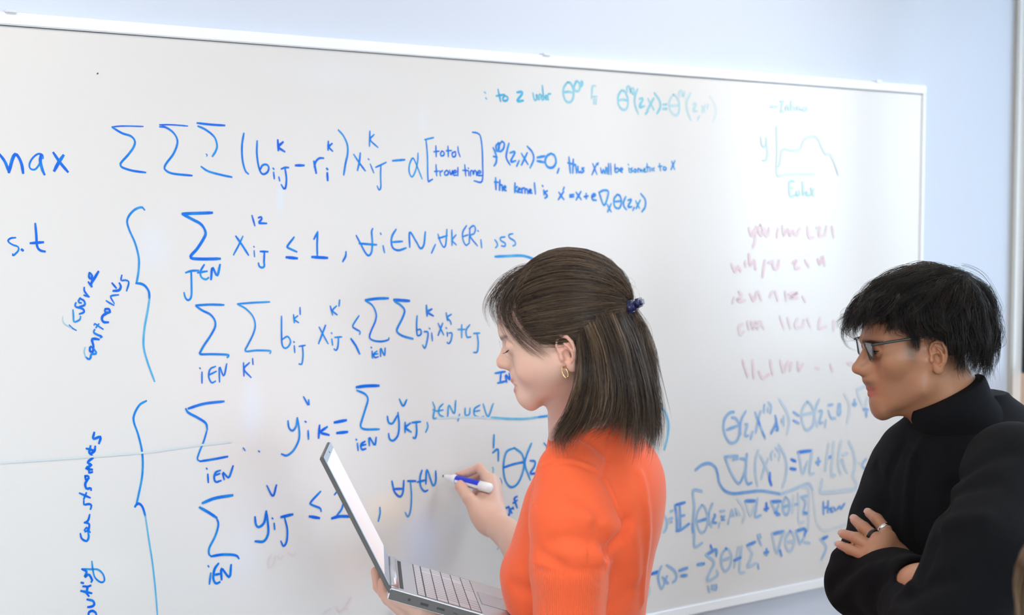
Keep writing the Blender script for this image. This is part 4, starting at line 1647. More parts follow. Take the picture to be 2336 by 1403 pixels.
def refine(o, sdf, near, it=2):
    """Split the faces of a mesh near given points (centre, radius) and settle the vertices on the distance field."""
    me = o.data
    bm = bmesh.new(); bm.from_mesh(me); bm.verts.ensure_lookup_table()
    V = np.array([v.co[:] for v in bm.verts])
    def inside(V):
        m = np.zeros(len(V), bool)
        for c, r in near: m |= ((V - np.asarray(c)) ** 2).sum(1) < r * r
        return m
    m = inside(V)
    es = [e for e in bm.edges if m[e.verts[0].index] and m[e.verts[1].index]]
    bmesh.ops.subdivide_edges(bm, edges=es, cuts=1, use_grid_fill=True)
    bm.to_mesh(me); bm.free()
    V = np.zeros(len(me.vertices) * 3, np.float32); me.vertices.foreach_get('co', V); V = V.reshape(-1, 3).astype(float)
    k = np.nonzero(inside(V))[0]; p = V[k]
    K = np.array([(1, -1, -1), (-1, -1, 1), (-1, 1, -1), (1, 1, 1)], float); e = .0006
    for _ in range(it):
        g = np.zeros_like(p)
        for q in K: g += q * sdf(p + q * e)[:, None]
        g /= np.linalg.norm(g, axis=1, keepdims=True) + 1e-12
        p = p - g * np.clip(sdf(p), -.0012, .0012)[:, None] * .85
    V[k] = p
    me.vertices.foreach_set('co', V.astype(np.float32).ravel()); me.update(); me.shade_smooth()
    return V


def locks(G, K, per, m, r, root=3.0, tip=1.0, wave=0.0, freq=9.0, shorten=.3, stray=5.0):
    """K locks of per hairs each, laid between guide curves; hairs of a lock share one wave and draw together at the tip."""
    base = guides_to_curves(G, K, m, (stray, stray), r, shorten=shorten)
    t = np.linspace(0, 1, m)[None, :, None]
    if wave:
        base = base + np.sin(t * freq * (.7 + .6 * r.random((K, 1, 1))) + r.random((K, 1, 3)) * 6.28) * wave * (.5 + r.random((K, 1, 3))) * t ** .6
    C = np.repeat(base, per, 0); n = len(C)
    o = r.normal(size=(n, 1, 3))
    C = C + o * (root * (1 - t) + tip * t + root * .5 * np.sin(np.pi * t))
    C = C + np.sin(t * (4 + 4 * r.random((n, 1, 1))) + r.random((n, 1, 3)) * 6.28) * .5 * t
    L = 1 - .25 * r.random(n) ** 2
    tt = np.linspace(0, 1, m)[None] * L[:, None] * (m - 1)
    k = np.minimum(tt.astype(int), m - 2); fr = (tt - k)[..., None]; ii = np.arange(n)[:, None]
    return C[ii, k] * (1 - fr) + C[ii, k + 1] * fr

# ------------------------------------------------------------------ the woman at the board
SKIN = attr_mat('skin', .42, .42, .10, bump=.08, bscale=900)
HAIR = attr_mat('hair', .36, .5)
HAIRBASE = plain('hair_base', (.016, .010, .007), .8, spec=.1)
KNIT = plain('black_knit', (.0055, .006, .0075), .9, spec=.12, bump=.5, bscale=1500)


def orange_knit():
    m, nt, b = new_mat('orange_knit')
    b.inputs['Base Color'].default_value = (.86, .125, .040, 1)
    b.inputs['Roughness'].default_value = .8; b.inputs['Specular IOR Level'].default_value = .25
    b.inputs['Sheen Weight'].default_value = .35; b.inputs['Sheen Roughness'].default_value = .35; b.inputs['Sheen Tint'].default_value = (1, .75, .68, 1)
    tc = nt.nodes.new('ShaderNodeTexCoord')
    nz = nt.nodes.new('ShaderNodeTexNoise'); nz.inputs['Scale'].default_value = 700; nz.inputs['Detail'].default_value = 2
    nt.links.new(tc.outputs['Object'], nz.inputs['Vector'])
    ra = nt.nodes.new('ShaderNodeAttribute'); ra.attribute_name = 'rib_angle'
    rm = nt.nodes.new('ShaderNodeAttribute'); rm.attribute_name = 'rib_mask'
    mu = nt.nodes.new('ShaderNodeMath'); mu.operation = 'MULTIPLY'; mu.inputs[1].default_value = 112
    sn = nt.nodes.new('ShaderNodeMath'); sn.operation = 'SINE'
    mk = nt.nodes.new('ShaderNodeMath'); mk.operation = 'MULTIPLY'
    nt.links.new(ra.outputs['Fac'], mu.inputs[0]); nt.links.new(mu.outputs[0], sn.inputs[0])
    nt.links.new(sn.outputs[0], mk.inputs[0]); nt.links.new(rm.outputs['Fac'], mk.inputs[1])
    sc = nt.nodes.new('ShaderNodeMath'); sc.operation = 'MULTIPLY_ADD'; sc.inputs[1].default_value = .9
    nt.links.new(mk.outputs[0], sc.inputs[0])
    ns = nt.nodes.new('ShaderNodeMath'); ns.operation = 'MULTIPLY'; ns.inputs[1].default_value = .45
    nt.links.new(nz.outputs[0], ns.inputs[0]); nt.links.new(ns.outputs[0], sc.inputs[2])
    bp = nt.nodes.new('ShaderNodeBump'); bp.inputs['Strength'].default_value = .55; bp.inputs['Distance'].default_value = .0012
    nt.links.new(sc.outputs[0], bp.inputs['Height']); nt.links.new(bp.outputs[0], b.inputs['Normal'])
    return m


ORANGE = orange_knit()
cw = lambda x, y: (1050 + x * .3706, 540 + y * .3706)
sw = lambda x, y: (1130 + x * .3301, 940 + y * .3301)
hw = lambda x, y: (980 + x * .1853, 1030 + y * .1853)

KW = dict(nasion=cw(285, 642), tip=cw(229, 792), subnasale=cw(316, 842), upper=cw(309, 884), stomion=cw(340, 918), lower=cw(331, 952), fold=cw(360, 978), chin=cw(372, 1010), menton=cw(440, 1074))
HW = Head(A3(1277, 808, 2.06), 14, 22, 0, dict(keys=KW, eye=cw(287, 690), open=3.4, corner=12, browin=5, ear=dict(tilt=26, size=.88, flare=.12)))
TW = Torso(1335, 1250, 2.24, 15,
           [(1262, 1000), (1240, 1055), (1213, 1110), (1196, 1170), (1178, 1226), (1159, 1262), (1153, 1288), (1158, 1325), (1168, 1365), (1190, 1403), (1238, 1460), (1245, 1560), (1200, 1700)],
           [(1408, 946), (1450, 988), (1485, 1030), (1499, 1058), (1511, 1098), (1514, 1145), (1510, 1190), (1500, 1237), (1490, 1270), (1478, 1330), (1468, 1403), (1460, 1500), (1480, 1600), (1500, 1700)],
           [(946, .066), (958, .072), (1000, .088), (1030, .115), (1065, .142), (1110, .158), (1200, .155), (1300, .15), (1400, .14), (1500, .132), (1600, .15), (1700, .17)])
SHL, ELL_ = A3(1303, 1108, 2.085), A3(1297, 1540, 2.06)         # her left shoulder and elbow (near the camera)
SHR, ELR = A3(1322, 1118, 2.365), A3(1278, 1318, 2.57)           # right arm, reaching to the board
WRR = A3(1124, 1190, 2.80)
woman = empty('person', (TW.c[0], TW.c[1], 0), 'woman in an orange short-sleeved knit top writing on the whiteboard while holding an open laptop', 'person')

# the laptop's place: hinge line, base and lid directions
hN, hF = A3(891, 1342, 2.10), A3(886.5, 1269, 2.415)          # hinge line: near and far end, top of the base
wx = hF - hN; LW_ = np.linalg.norm(wx); wx = wx / LW_
lf = A3(1330, 1473, 2.10) - hN; lf = lf - wx * (lf @ wx); lf /= np.linalg.norm(lf)   # hinge -> front edge
ln_ = np.cross(wx, lf); ln_ = ln_ if ln_[2] > 0 else -ln_
ld_ = A3(736, 1042, 2.10) - hN; ld_ = ld_ - wx * (ld_ @ wx); LH = np.linalg.norm(ld_); ld_ /= LH
lnn = np.cross(wx, ld_); lnn = lnn if lnn @ lf > 0 else -lnn                      # out of the screen
hv, wv, fv_, nv_, dv_, sv_ = (Vector(q) for q in (hN, wx, lf, ln_, ld_, lnn))
LD = .218
base_c = hN + wx * LW_ / 2 + lf * LD / 2 - ln_ * .0082
lid_c = hN + wx * LW_ / 2 + ld_ * (LH / 2 - .005) - lnn * .0031
lap_base = rbox(base_c, (LW_ / 2 + .001, LD / 2 + .0045, .0100), .002, np.stack([wx, lf, ln_], 1))
lap_lid = rbox(lid_c, (LW_ / 2 + .001, LH / 2 + .006, .0042), .001, np.stack([wx, ld_, lnn], 1))

# right hand around the marker
mk_tip, mk_end = A3(1011, 1086, 2.882), A3(1119, 1114, 2.80)
R_MCP = [hw(735, 345), hw(800, 420), hw(830, 500), hw(845, 580)]
hand = Sdf()
hand.u(chain([ELR, ELR * .45 + WRR * .55, WRR], [.040, .034, .0255], .02))
W0 = WRR
idx = [A3(*hw(725, 350), 2.835), A3(*hw(612, 205), 2.862), A3(*hw(470, 262), 2.868), A3(*hw(352, 292), 2.868)]
mid_ = [A3(*hw(760, 400), 2.855), A3(*hw(640, 285), 2.895), A3(*hw(520, 330), 2.893), A3(*hw(430, 395), 2.880)]
rng_ = [A3(*hw(790, 480), 2.870), A3(*hw(690, 400), 2.910), A3(*hw(590, 440), 2.905), A3(*hw(560, 520), 2.88)]
pky = [A3(*hw(815, 570), 2.875), A3(*hw(735, 520), 2.905), A3(*hw(660, 560), 2.900), A3(*hw(640, 620), 2.88)]
thb = [A3(*hw(640, 770), 2.800), A3(*hw(478, 570), 2.806), A3(*hw(385, 432), 2.832), A3(*hw(408, 372), 2.846)]
for q, r in ((idx[0], .0155), (mid_[0], .016), (rng_[0], .0155), (pky[0], .014)):
    hand.u(cap(W0, q, .0205, r), .016)
hand.u(cap(A3(*hw(700, 860), 2.795), thb[1], .020, .0125), .016)
hand.u(cap(thb[0], mid_[0], .018, .013), .02)
body = Sdf()
body.u(HW, .012)
neck_a, neck_b = HW.w(-14, 0, -38), A3(1350, 990, 2.20)
body.u(cap(neck_a, neck_b, .044, .050), .022)
body.u(cap(HW.w(26, 0, -42), A3(1308, 990, 2.2), .024, .036), .025)
body.u(lambda p: TW(p, -.024), .012)
body.ops += hand.ops
def fingers(S, chains, k=.0035):
    for pts, rs in chains:
        S.u(chain(pts, rs, .003), k)
fingers(body, [(idx, [.0105, .0092, .0082, .0068]), (mid_, [.0105, .0092, .0082, .007]), (rng_, [.010, .0088, .008, .007]), (pky, [.009, .0078, .007, .006]), (thb[1:], [.0125, .0112, .0085])])
# left arm and the hand under the laptop
LW = A3(1040, 1462, 2.19)
body.u(chain([SHL + V3(.004, .035, -.02), SHL * .5 + ELL_ * .5, ELL_], [.036, .041, .036], .02))
body.u(chain([ELL_, ELL_ * .5 + LW * .5, LW], [.036, .034, .026], .02), .02)
body.u(chain([SHR, ELR], [.045, .038]), .02)
l_idx = [A3(938, 1402, 2.20), A3(896, 1372, 2.215), A3(876, 1350, 2.225), A3(873, 1328, 2.232)]
l_mid = [A3(930, 1404, 2.225), A3(886, 1366, 2.245), A3(864, 1338, 2.26), A3(857, 1304, 2.268)]
l_rng = [A3(930, 1405, 2.25), A3(895, 1372, 2.275), A3(876, 1345, 2.29), A3(872, 1318, 2.295)]
l_pky = [A3(940, 1408, 2.275), A3(915, 1385, 2.30), A3(900, 1362, 2.315), A3(893, 1345, 2.32)]
l_thb = [A3(1000, 1432, 2.165), A3(955, 1392, 2.15), A3(925, 1372, 2.15), A3(905, 1366, 2.155)]
for q in (l_idx, l_mid, l_rng, l_pky): body.u(cap(LW, q[0], .020, .014), .016)
body.u(cap(LW, l_thb[1], .020, .015), .018)
fingers(body, [(l_idx, [.0115, .0098, .0088, .0078]), (l_mid, [.0115, .0098, .0088, .0078]), (l_rng, [.011, .0092, .0085, .0072]), (l_pky, [.0095, .008, .0072, .0065]), (l_thb[1:], [.014, .012, .0095])])
pen_cut = cap(mk_tip + (mk_end - mk_tip) * .2, mk_end + (mk_end - mk_tip) * .02, .0106, .0116)
for f_ in (lap_base, lap_lid, pen_cut): body.s(f_, .0015)
V, F = body.mesh(V3(-.34, 1.92, .98), V3(.32, 2.98, 1.78), .0024)
V, F = drop_islands(V, F)
V = relax(V, F, 1, .4)
wb_ = np_mesh('body', V, F, SKIN, woman)
V = refine(wb_, body, [(HW.w(50, 0, -10), .085), (HW.w(-5, 70, 0), .045), (A3(1085, 1120, 2.86), .095), (A3(890, 1350, 2.23), .07)])
L = HW.L(V)
base = np.array([.66, .42, .325]); col = np.tile(base, (len(V), 1))
def blend(col, w, c): return col * (1 - w[:, None]) + np.array(c) * w[:, None]
def blob(L, c, r): return np.exp(-(((L - np.array(c)) / np.array(r)) ** 2).sum(1))
k = HW.prm['keys']
La = L.copy(); La[:, 1] = np.abs(La[:, 1])
col = blend(col, .35 * blob(La, (60, 45, -8), (30, 25, 22)), (.72, .34, .26))
col = blend(col, .45 * blob(La, (k['tip'][0] - 6, 0, k['tip'][1] - 2), (18, 20, 16)), (.70, .30, .22))
lipw = np.maximum(blob(La, (k['upper'][0] - 5, 4, k['upper'][1] - 1), (10, 14, 4.5)), blob(La, (k['lower'][0] - 5, 4, k['lower'][1]), (10, 14, 5.5)))
col = blend(col, np.clip(lipw * 1.7, 0, .95), (.46, .13, .12))
col = blend(col, .5 * blob(La, (-10, 76, 0), (22, 14, 34)), (.72, .30, .22))
eb = np.exp(-((La[:, 2] - (HW.prm['eye'][1] + 17)) / 3.2) ** 2) * (np.abs(La[:, 1] - 30) < 19) * (La[:, 0] > 50)
col = blend(col, .8 * eb, (.10, .06, .04))
hd = np.zeros(len(V))
for q in (idx[1], idx[3], mid_[1], thb[2], thb[3], rng_[1], pky[1], l_idx[3], l_mid[3], l_mid[2], l_idx[2]):
    hd = np.maximum(hd, np.exp(-((V - q) ** 2).sum(1) / .013 ** 2))
col = blend(col, .6 * hd, (.70, .29, .20))
vcol(wb_, 'tint', col)
# nails, lashes
def lash_line(H, n, ez, y0, y1, drop, length, name, parent, out=.4):
    ex = H.prm['eye'][0]
    P, R = [], []
    for y in np.linspace(y0, y1, n):
        x = ex - 13.5 + 14.2 * math.sqrt(max(0, 1 - ((y - 31.5) / 15.5) ** 2 - (drop / 14.0) ** 2)) + .2
        a = H.w(x, y, ez - drop); b = H.w(x + length * .75, y + (y - 31) * .12, ez - drop - length * .25); c = H.w(x + length, y + (y - 31) * .2, ez - drop - length * .15)
        P.append(spline([a, b, c], n=6)); R.append(np.linspace(.00042, .00008, 6))
    line = [H.w(ex - 13.5 + 14.2 * math.sqrt(max(0, 1 - ((y - 31.5) / 15.5) ** 2 - (drop / 14.0) ** 2)) + .2, y, ez - drop) for y in np.linspace(y0, y1, 14)]
    P.append(np.array(line)); R.append(np.full(14, .0006))
    Vv, Ff = tube_mesh(P, R, 4)
    return quads_mesh(name, Vv, Ff, plain('lash', (.01, .008, .008), .6), parent)
lash_line(HW, 26, HW.prm['eye'][1], 21, 44, 3.0, 7.5, 'eyelashes', woman)

# the knitted top
top = Sdf()
top.u(TW, .02)
ax = (ELL_ - SHL) / np.linalg.norm(ELL_ - SHL)
hemL = SHL + ax * .235
slv = chain([SHL + V3(0, .035, .012), SHL + ax * .05, SHL + ax * .12, ELL_], [.050, .0545, .0525, .0505], .02)
top.u(lambda p: smax(slv(p), plane(hemL, ax)(p), .004), .028)
axr = (ELR - SHR) / np.linalg.norm(ELR - SHR); hemR = SHR + axr * .20
slr = cap(SHR, ELR, .054, .050)
top.u(lambda p: smax(slr(p), plane(hemR, axr)(p), .004), .028)
top.u(cap(neck_b + V3(.004, 0, -.01), neck_b + (neck_a - neck_b) * .26, .066, .0535), .02)
base_top = Sdf(); base_top.ops = list(top.ops)
S_ = lambda *pts: [surf(base_top, *sw(*q)) for q in pts]
for pts, w_, dp in (
        ([(330, 372), (420, 335), (520, 332), (640, 372), (748, 420)], .0042, .0034), ([(330, 384), (420, 347), (520, 344), (640, 384), (748, 432)], .0042, -.0026),
        ([(752, 420), (800, 520), (850, 640), (890, 750)], .0040, .0034), ([(752, 420), (800, 520), (850, 640), (890, 750)], .012, -.0030),
        ([(795, 190), (775, 320), (752, 420)], .0042, -.0036),
        ([(905, 775), (870, 850), (810, 930), (770, 985)], .011, -.010), ([(690, 790), (740, 860), (765, 950)], .010, -.005),
        ([(470, 955), (600, 975), (720, 1005), (785, 1030)], .012, .0065), ([(560, 690), (680, 750), (800, 800), (870, 800)], .014, .005),
        ([(290, 1094), (400, 1100), (520, 1100), (650, 1090), (752, 1076)], .0055, -.0035), ([(330, 985), (400, 1030), (480, 1085)], .009, -.004),
        ([(520, 560), (620, 640), (720, 730)], .012, -.0035), ([(400, 900), (520, 880), (640, 900)], .012, -.003),
        ([(1000, 430), (1040, 620), (1055, 850), (1035, 1050), (1020, 1300)], .010, .0030), ([(930, 800), (960, 950), (975, 1120)], .016, .004),
        ([(800, 1050), (830, 1150), (900, 1250)], .016, -.005), ([(120, 1200), (200, 1230), (250, 1240)], .012, -.004)):
    top.d(crease(S_(*pts), w_, dp))
cuffz = surf(base_top, *sw(520, 1098))
# cavities the arms and neck come out of
top.s(lambda p: smax(cap(hemL - ax * .05, ELL_, .0475, .0475)(p), -plane(hemL - ax * .03, ax)(p), .002), .003)
top.s(lambda p: smax(cap(hemR - axr * .05, ELR, .047, .046)(p), -plane(hemR - axr * .03, axr)(p), .002), .003)
for f_ in (lap_base, lap_lid): top.s(f_, .002)
V, F = top.mesh(V3(-.12, 1.98, .90), V3(.34, 2.62, 1.52), .0026)
V, F = drop_islands(V, F)
V = relax(V, F, 1, .5)
wt_ = np_mesh('knit_top', V, F, ORANGE, woman)
V = refine(wt_, top, [(surf(base_top, *sw(560, 360)), .085), (surf(base_top, *sw(800, 480)), .085), (surf(base_top, *sw(780, 980)), .05)])
q = V - SHL; t = q @ ax; rad = q - t[:, None] * ax
e1 = np.cross(ax, V3(0, 1, 0)); e1 /= np.linalg.norm(e1); e2 = np.cross(ax, e1)
ang = np.arctan2(rad @ e1, rad @ e2)
msk = np.clip((cuffz[2] - V[:, 2]) / .004 + .5, 0, 1) * (np.linalg.norm(rad, axis=1) < .066) * (t > 0)
for nm, arr in (('rib_angle', ang), ('rib_mask', msk)):
    a_ = wt_.data.attributes.new(nm, 'FLOAT', 'POINT'); a_.data.foreach_set('value', arr.astype(np.float32))


def trousers_and_shoes(root, c, R, z_top, z_hip, wx, wy, mat, shoe_mat):
    """Legs in trousers down to shoes on the floor."""
    P = lambda x, y, z: np.array([c[0], c[1], 0]) + R @ np.array([x, y, z], float)
    S = Sdf()
    S.u(cap(P(0, wy * .45, z_hip), P(0, -wy * .45, z_hip), wx, wx))
    S.u(cap(P(0, wy * .25, z_top - .04), P(0, -wy * .25, z_top - .04), wx * .85, wx * .85), .05)
    for sgn in (1, -1):
        S.u(chain([P(0, sgn * .09, z_hip), P(.015, sgn * .10, .5), P(-.01, sgn * .105, .09)], [.088, .066, .058], .03), .03)
    S.s(plane(P(0, 0, .055), (0, 0, 1)), .002)
    S.i(plane(P(0, 0, z_top), (0, 0, 1)), .002)
    V, F = S.mesh(P(0, 0, 0) + V3(-.35, -.35, .03), P(0, 0, 0) + V3(.35, .35, z_top + .05), .01)
    np_mesh('trousers', relax(V, F, 2, .5), F, mat, root)
    for sgn in (1, -1):
        S = Sdf().u(ell(P(.05, sgn * .105, .038), (.14, .05, .045), R)).u(ell(P(-.02, sgn * .105, .06), (.07, .045, .06), R), .03)
        S.i(lambda p: -p[..., 2] + .001, .003)
        V, F = S.mesh(P(.05, sgn * .105, 0) + V3(-.2, -.2, -.02), P(.05, sgn * .105, 0) + V3(.2, .2, .15), .006)
        np_mesh('shoe', relax(V, F, 1, .5), F, shoe_mat, root)


DENIM = plain('dark_trousers', (.03, .04, .07), .85, var=.2, vscale=60)
SHOE = plain('shoe_leather', (.05, .045, .04), .5)
trousers_and_shoes(woman, TW.w(-.0, 0, 0), TW.R, 1.0, .88, .105, .17, DENIM, SHOE)

# ------------------------------------------------------------------ her hair: combed back to a clip, the rest falling to the shoulders
def wg(pts):
    """Guide curve: (x, y) traced beside the head on the plane y_local, in head millimetres."""
    return np.array([HW.pix(*cw(a, b), c) for a, b, c in pts])


rh = np.random.default_rng(3)
CLIP = HW.pix(*cw(1005, 425), 0)
O = V3(-13, 0, 48); RAD = V3(95, 71, 77)


def skull(dirs, h):
    """Points h mm above the skull in given directions from its centre."""
    d = dirs / np.linalg.norm(dirs, axis=-1, keepdims=True)
    rr = RAD + np.asarray(h)[..., None]
    return O + d / np.sqrt(((d / rr) ** 2).sum(-1, keepdims=True))


def brown(n, r, lo=(.034, .020, .012), hi=(.26, .165, .095), p=2.6):
    t = r.random(n)[:, None] ** p
    return np.array(lo) * (1 - t) + np.array(hi) * t


cur, colr, radr = [], [], []
# combed back
hl = [wg([q])[0] for q in ((262, 300, 0), (300, 330, 22), (370, 430, 42), (450, 560, 58), (520, 632, 66), (600, 598, 69), (700, 584, 70), (765, 622, 69))]
hl = spline(hl, n=60)
n = 5600
side = np.where(rh.random(n) < .72, 1.0, -1.0)
u = rh.random(n) ** .9
root = hl[(u * 59).astype(int)].copy(); root[:, 1] *= side
root = root + rh.normal(size=(n, 3)) * V3(4, 1.5, 4) + V3(2, 0, 1)
top = rh.random(n)
inner = rh.random(n) < .55
d0 = root - O
d0 = d0 / np.linalg.norm(d0, axis=1, keepdims=True)
dC = CLIP - O; dC = dC / np.linalg.norm(dC)
f0 = np.where(inner, rh.random(n) * .75, 0)[:, None]
d0 = d0 * (1 - f0) + dC * f0 + V3(.1, 0, .55) * (f0 * (1 - f0) * 1.6) * (rh.random(n)[:, None])
d0 = d0 / np.linalg.norm(d0, axis=1, keepdims=True)
m = 18
t = np.linspace(0, 1, m)
om = np.arccos(np.clip((d0 * dC).sum(1), -1, 1))[:, None, None]
tt = t[None, :, None]
D = (np.sin((1 - tt) * om) * d0[:, None] + np.sin(tt * om) * dC) / np.sin(om + 1e-6)
# combing sags a little at the sides, lifts on top
sag = np.sin(np.pi * t)[None, :] * (np.abs(root[:, 1]) / 70 * .10 * rh.random(n))[:, None]
D[..., 2] -= sag
crown = np.clip(D[..., 2], 0, 1)
lift = (3 + 9 * np.sin(np.pi * np.clip(t * 1.15, 0, 1)) ** .7)[None] * (.55 + .75 * crown) + rh.random(n)[:, None] * 3.5 + 4 * crown * np.sin(np.pi * t)[None]
lift = lift * (1 - .75 * np.clip((t - .8) / .2, 0, 1))[None] + 1
P = skull(D, lift)
P += np.sin(t[None, :, None] * (4 + 4 * rh.random((n, 1, 1))) + rh.random((n, 1, 3)) * 6.28) * .7
P[:, -3:] = P[:, -3:] * .55 + (CLIP + rh.normal(size=(n, 1, 3)) * V3(2.5, 3.5, 6)) * .45
cur.append(P); colr.append(brown(n, rh)); radr.append(rh.uniform(.15, .29, n))
# falling hair, outer layers traced on the near side, mirrored for the far side
NEAR = [[(748, 640, 70), (756, 760, 76), (748, 880, 80), (695, 1040, 76), (630, 1150, 68), (590, 1230, 66), (605, 1340, 66)],
        [(756, 620, 70), (775, 760, 80), (770, 900, 84), (720, 1060, 80), (650, 1170, 74), (598, 1240, 70), (620, 1325, 68)],
        [(778, 600, 71), (808, 760, 84), (812, 900, 88), (780, 1070, 84), (710, 1190, 80), (650, 1265, 78), (640, 1290, 76)],
        [(800, 560, 70), (860, 720, 84), (888, 900, 88), (878, 1040, 86), (835, 1150, 84), (790, 1190, 82), (740, 1225, 80)],
        [(860, 520, 62), (930, 700, 78), (965, 900, 80), (960, 1050, 78), (925, 1140, 76), (880, 1150, 76), (850, 1165, 76)],
        [(900, 500, 54), (970, 690, 70), (1010, 900, 72), (1020, 1080, 70), (1000, 1230, 68), (985, 1250, 68), (975, 1262, 68)],
        [(950, 480, 40), (1015, 680, 56), (1060, 900, 58), (1075, 1100, 56), (1062, 1270, 54), (1055, 1310, 54), (1050, 1325, 54)],
        [(990, 440, 20), (1060, 620, 34), (1105, 820, 36), (1130, 1020, 32), (1125, 1200, 30), (1115, 1300, 30), (1110, 1338, 30)],
        [(1020, 440, 4), (1090, 640, 10), (1140, 860, 8), (1170, 1060, 4), (1180, 1200, 2), (1165, 1290, 2), (1150, 1330, 2)],
        [(1030, 450, 0), (1100, 600, 0), (1155, 760, 0), (1185, 930, -2), (1212, 1060, -4), (1225, 1130, -4), (1236, 1185, -4)]]
G = np.array([spline(wg(g), n=20) for g in NEAR])
n = 3000
C = guides_to_curves(G, n, 20, (4.0, 9.0), rh, shorten=.28, clump=80)
cur.append(C); colr.append(brown(n, rh, lo=(.022, .013, .008), p=2.4)); radr.append(rh.uniform(.17, .34, n))
C = locks(G, 130, 22, 20, rh, 2.6, 1.2, 2.2, 6, .25, 6)
C = C + (C - np.array([-18, 0, 0])) * np.array([.0, .045, 0])
cur.append(C); colr.append(np.clip(np.repeat(brown(130, rh, lo=(.020, .012, .007), p=2.0), 22, 0) * rh.uniform(.6, 1.4, (130 * 22, 1)), 0, 1)); radr.append(rh.uniform(.15, .30, 130 * 22))
GF = G[2:].copy(); GF[..., 1] = -GF[..., 1] * .9
C = guides_to_curves(GF, 1500, 20, (5, 8), rh, shorten=.25, clump=40)
cur.append(C); colr.append(brown(1500, rh)); radr.append(rh.uniform(.25, .45, 1500))
# the tail below the clip, in layers of different length
TAIL = [[(1045, 470, 8), (1080, 560, 14), (1105, 680, 16), (1130, 800, 16), (1150, 880, 15)],
        [(1060, 470, 4), (1110, 560, 10), (1145, 660, 12), (1170, 760, 12), (1195, 870, 10)],
        [(1075, 465, 0), (1128, 550, 4), (1165, 640, 6), (1190, 740, 6), (1216, 890, 4)],
        [(1075, 465, -4), (1125, 560, -4), (1160, 660, -6), (1185, 760, -6), (1200, 860, -6)]]
GT = np.array([spline(wg(g), n=18) for g in TAIL])
C = locks(GT, 26, 34, 18, rh, 2.6, 1.2, 2.0, 5, .4, 4)
cl = np.clip(np.repeat(brown(26, rh, p=1.2), 34, 0) * rh.uniform(.7, 1.3, (26 * 34, 1)), 0, 1)
cur2 = [(C, cl, rh.uniform(.15, .3, 26 * 34))]
# wisps over the forehead and temple
FR = [[(345, 235, 10), (255, 310, 16), (195, 390, 18), (180, 470, 16), (215, 560, 18), (262, 622, 22)],
      [(350, 240, 22), (262, 320, 28), (205, 410, 30), (205, 490, 30), (250, 590, 32), (300, 680, 34)],
      [(360, 250, 30), (275, 340, 38), (228, 430, 42), (245, 520, 44), (310, 630, 48), (420, 752, 54)],
      [(380, 270, 38), (310, 370, 46), (290, 470, 52), (345, 565, 57), (440, 660, 62), (588, 772, 71)],
      [(420, 330, 46), (360, 420, 54), (370, 500, 58), (420, 575, 62), (490, 640, 66), (560, 690, 70)]]
FB = [(470, 190, 8), (480, 200, 22), (500, 230, 34), (520, 270, 44), (540, 330, 54)]
GB = np.array([spline(np.vstack([wg([q]), wg(g)]), n=24) for q, g in zip(FB, FR)])
C = locks(GB[:4], 10, 22, 24, rh, 3.0, .7, 1.5, 4, .4, 6)
cur2.append((C, brown(len(C), rh, hi=(.12, .07, .04)), rh.uniform(.15, .28, len(C))))
C = locks(GB[2:4], 6, 12, 24, rh, 2.0, .5, 1.5, 4, .25, 5)
cur2.append((C, brown(len(C), rh, hi=(.10, .06, .035)), rh.uniform(.15, .26, len(C))))
C = locks(GB[3:], 13, 26, 24, rh, 4.0, 2.0, 1.5, 4, .75, 6)
cur2.append((C, brown(len(C), rh, hi=(.10, .06, .035)), rh.uniform(.16, .28, len(C))))
GB2 = GB.copy(); GB2[..., 1] *= -.7
C = locks(GB2, 11, 14, 24, rh, 3.0, .8, 1.5, 4, .5, 7)
cur2.append((C, brown(len(C), rh), rh.uniform(.16, .28, len(C))))
# roots of the fringe back to the crown, so that the wisps grow out of the combed hair
n = 900
a = GB[rh.integers(0, 5, n), 5] + rh.normal(size=(n, 3)) * 7
d0 = (a - O) / np.linalg.norm(a - O, axis=1, keepdims=True); d0[:, 1] *= np.where(rh.random(n) < .75, 1, -1)
dT = V3(-.35, .1, .95) / np.linalg.norm(V3(-.35, .1, .95))
tt = np.linspace(0, 1, 14)[None, :, None]
D = d0[:, None] * (1 - tt) + dT * tt
P = skull(D, (7 + 8 * np.sin(np.pi * np.linspace(0, 1, 14)))[None] + rh.random((n, 1)) * 5)
cur2.append((P, brown(n, rh), rh.uniform(.16, .3, n)))
# stray hairs
n = 150
d = rh.normal(size=(n, 3)); d[:, 2] = np.abs(d[:, 2]); d[:, 0] -= .3; d /= np.linalg.norm(d, axis=1, keepdims=True)
e = d + rh.normal(size=(n, 3)) * .35 + V3(-.35, 0, -.1)
tt = np.linspace(0, 1, 12)[None, :, None]
P = skull(d[:, None] * (1 - tt) + e[:, None] * tt, (12 + (6 + 9 * rh.random((n, 1))) * np.sin(np.pi * np.linspace(0, 1, 12))[None] * rh.random((n, 1)) ** 1.5))
cur2.append((P, brown(n, rh, lo=(.06, .04, .025)), np.full(n, .11)))

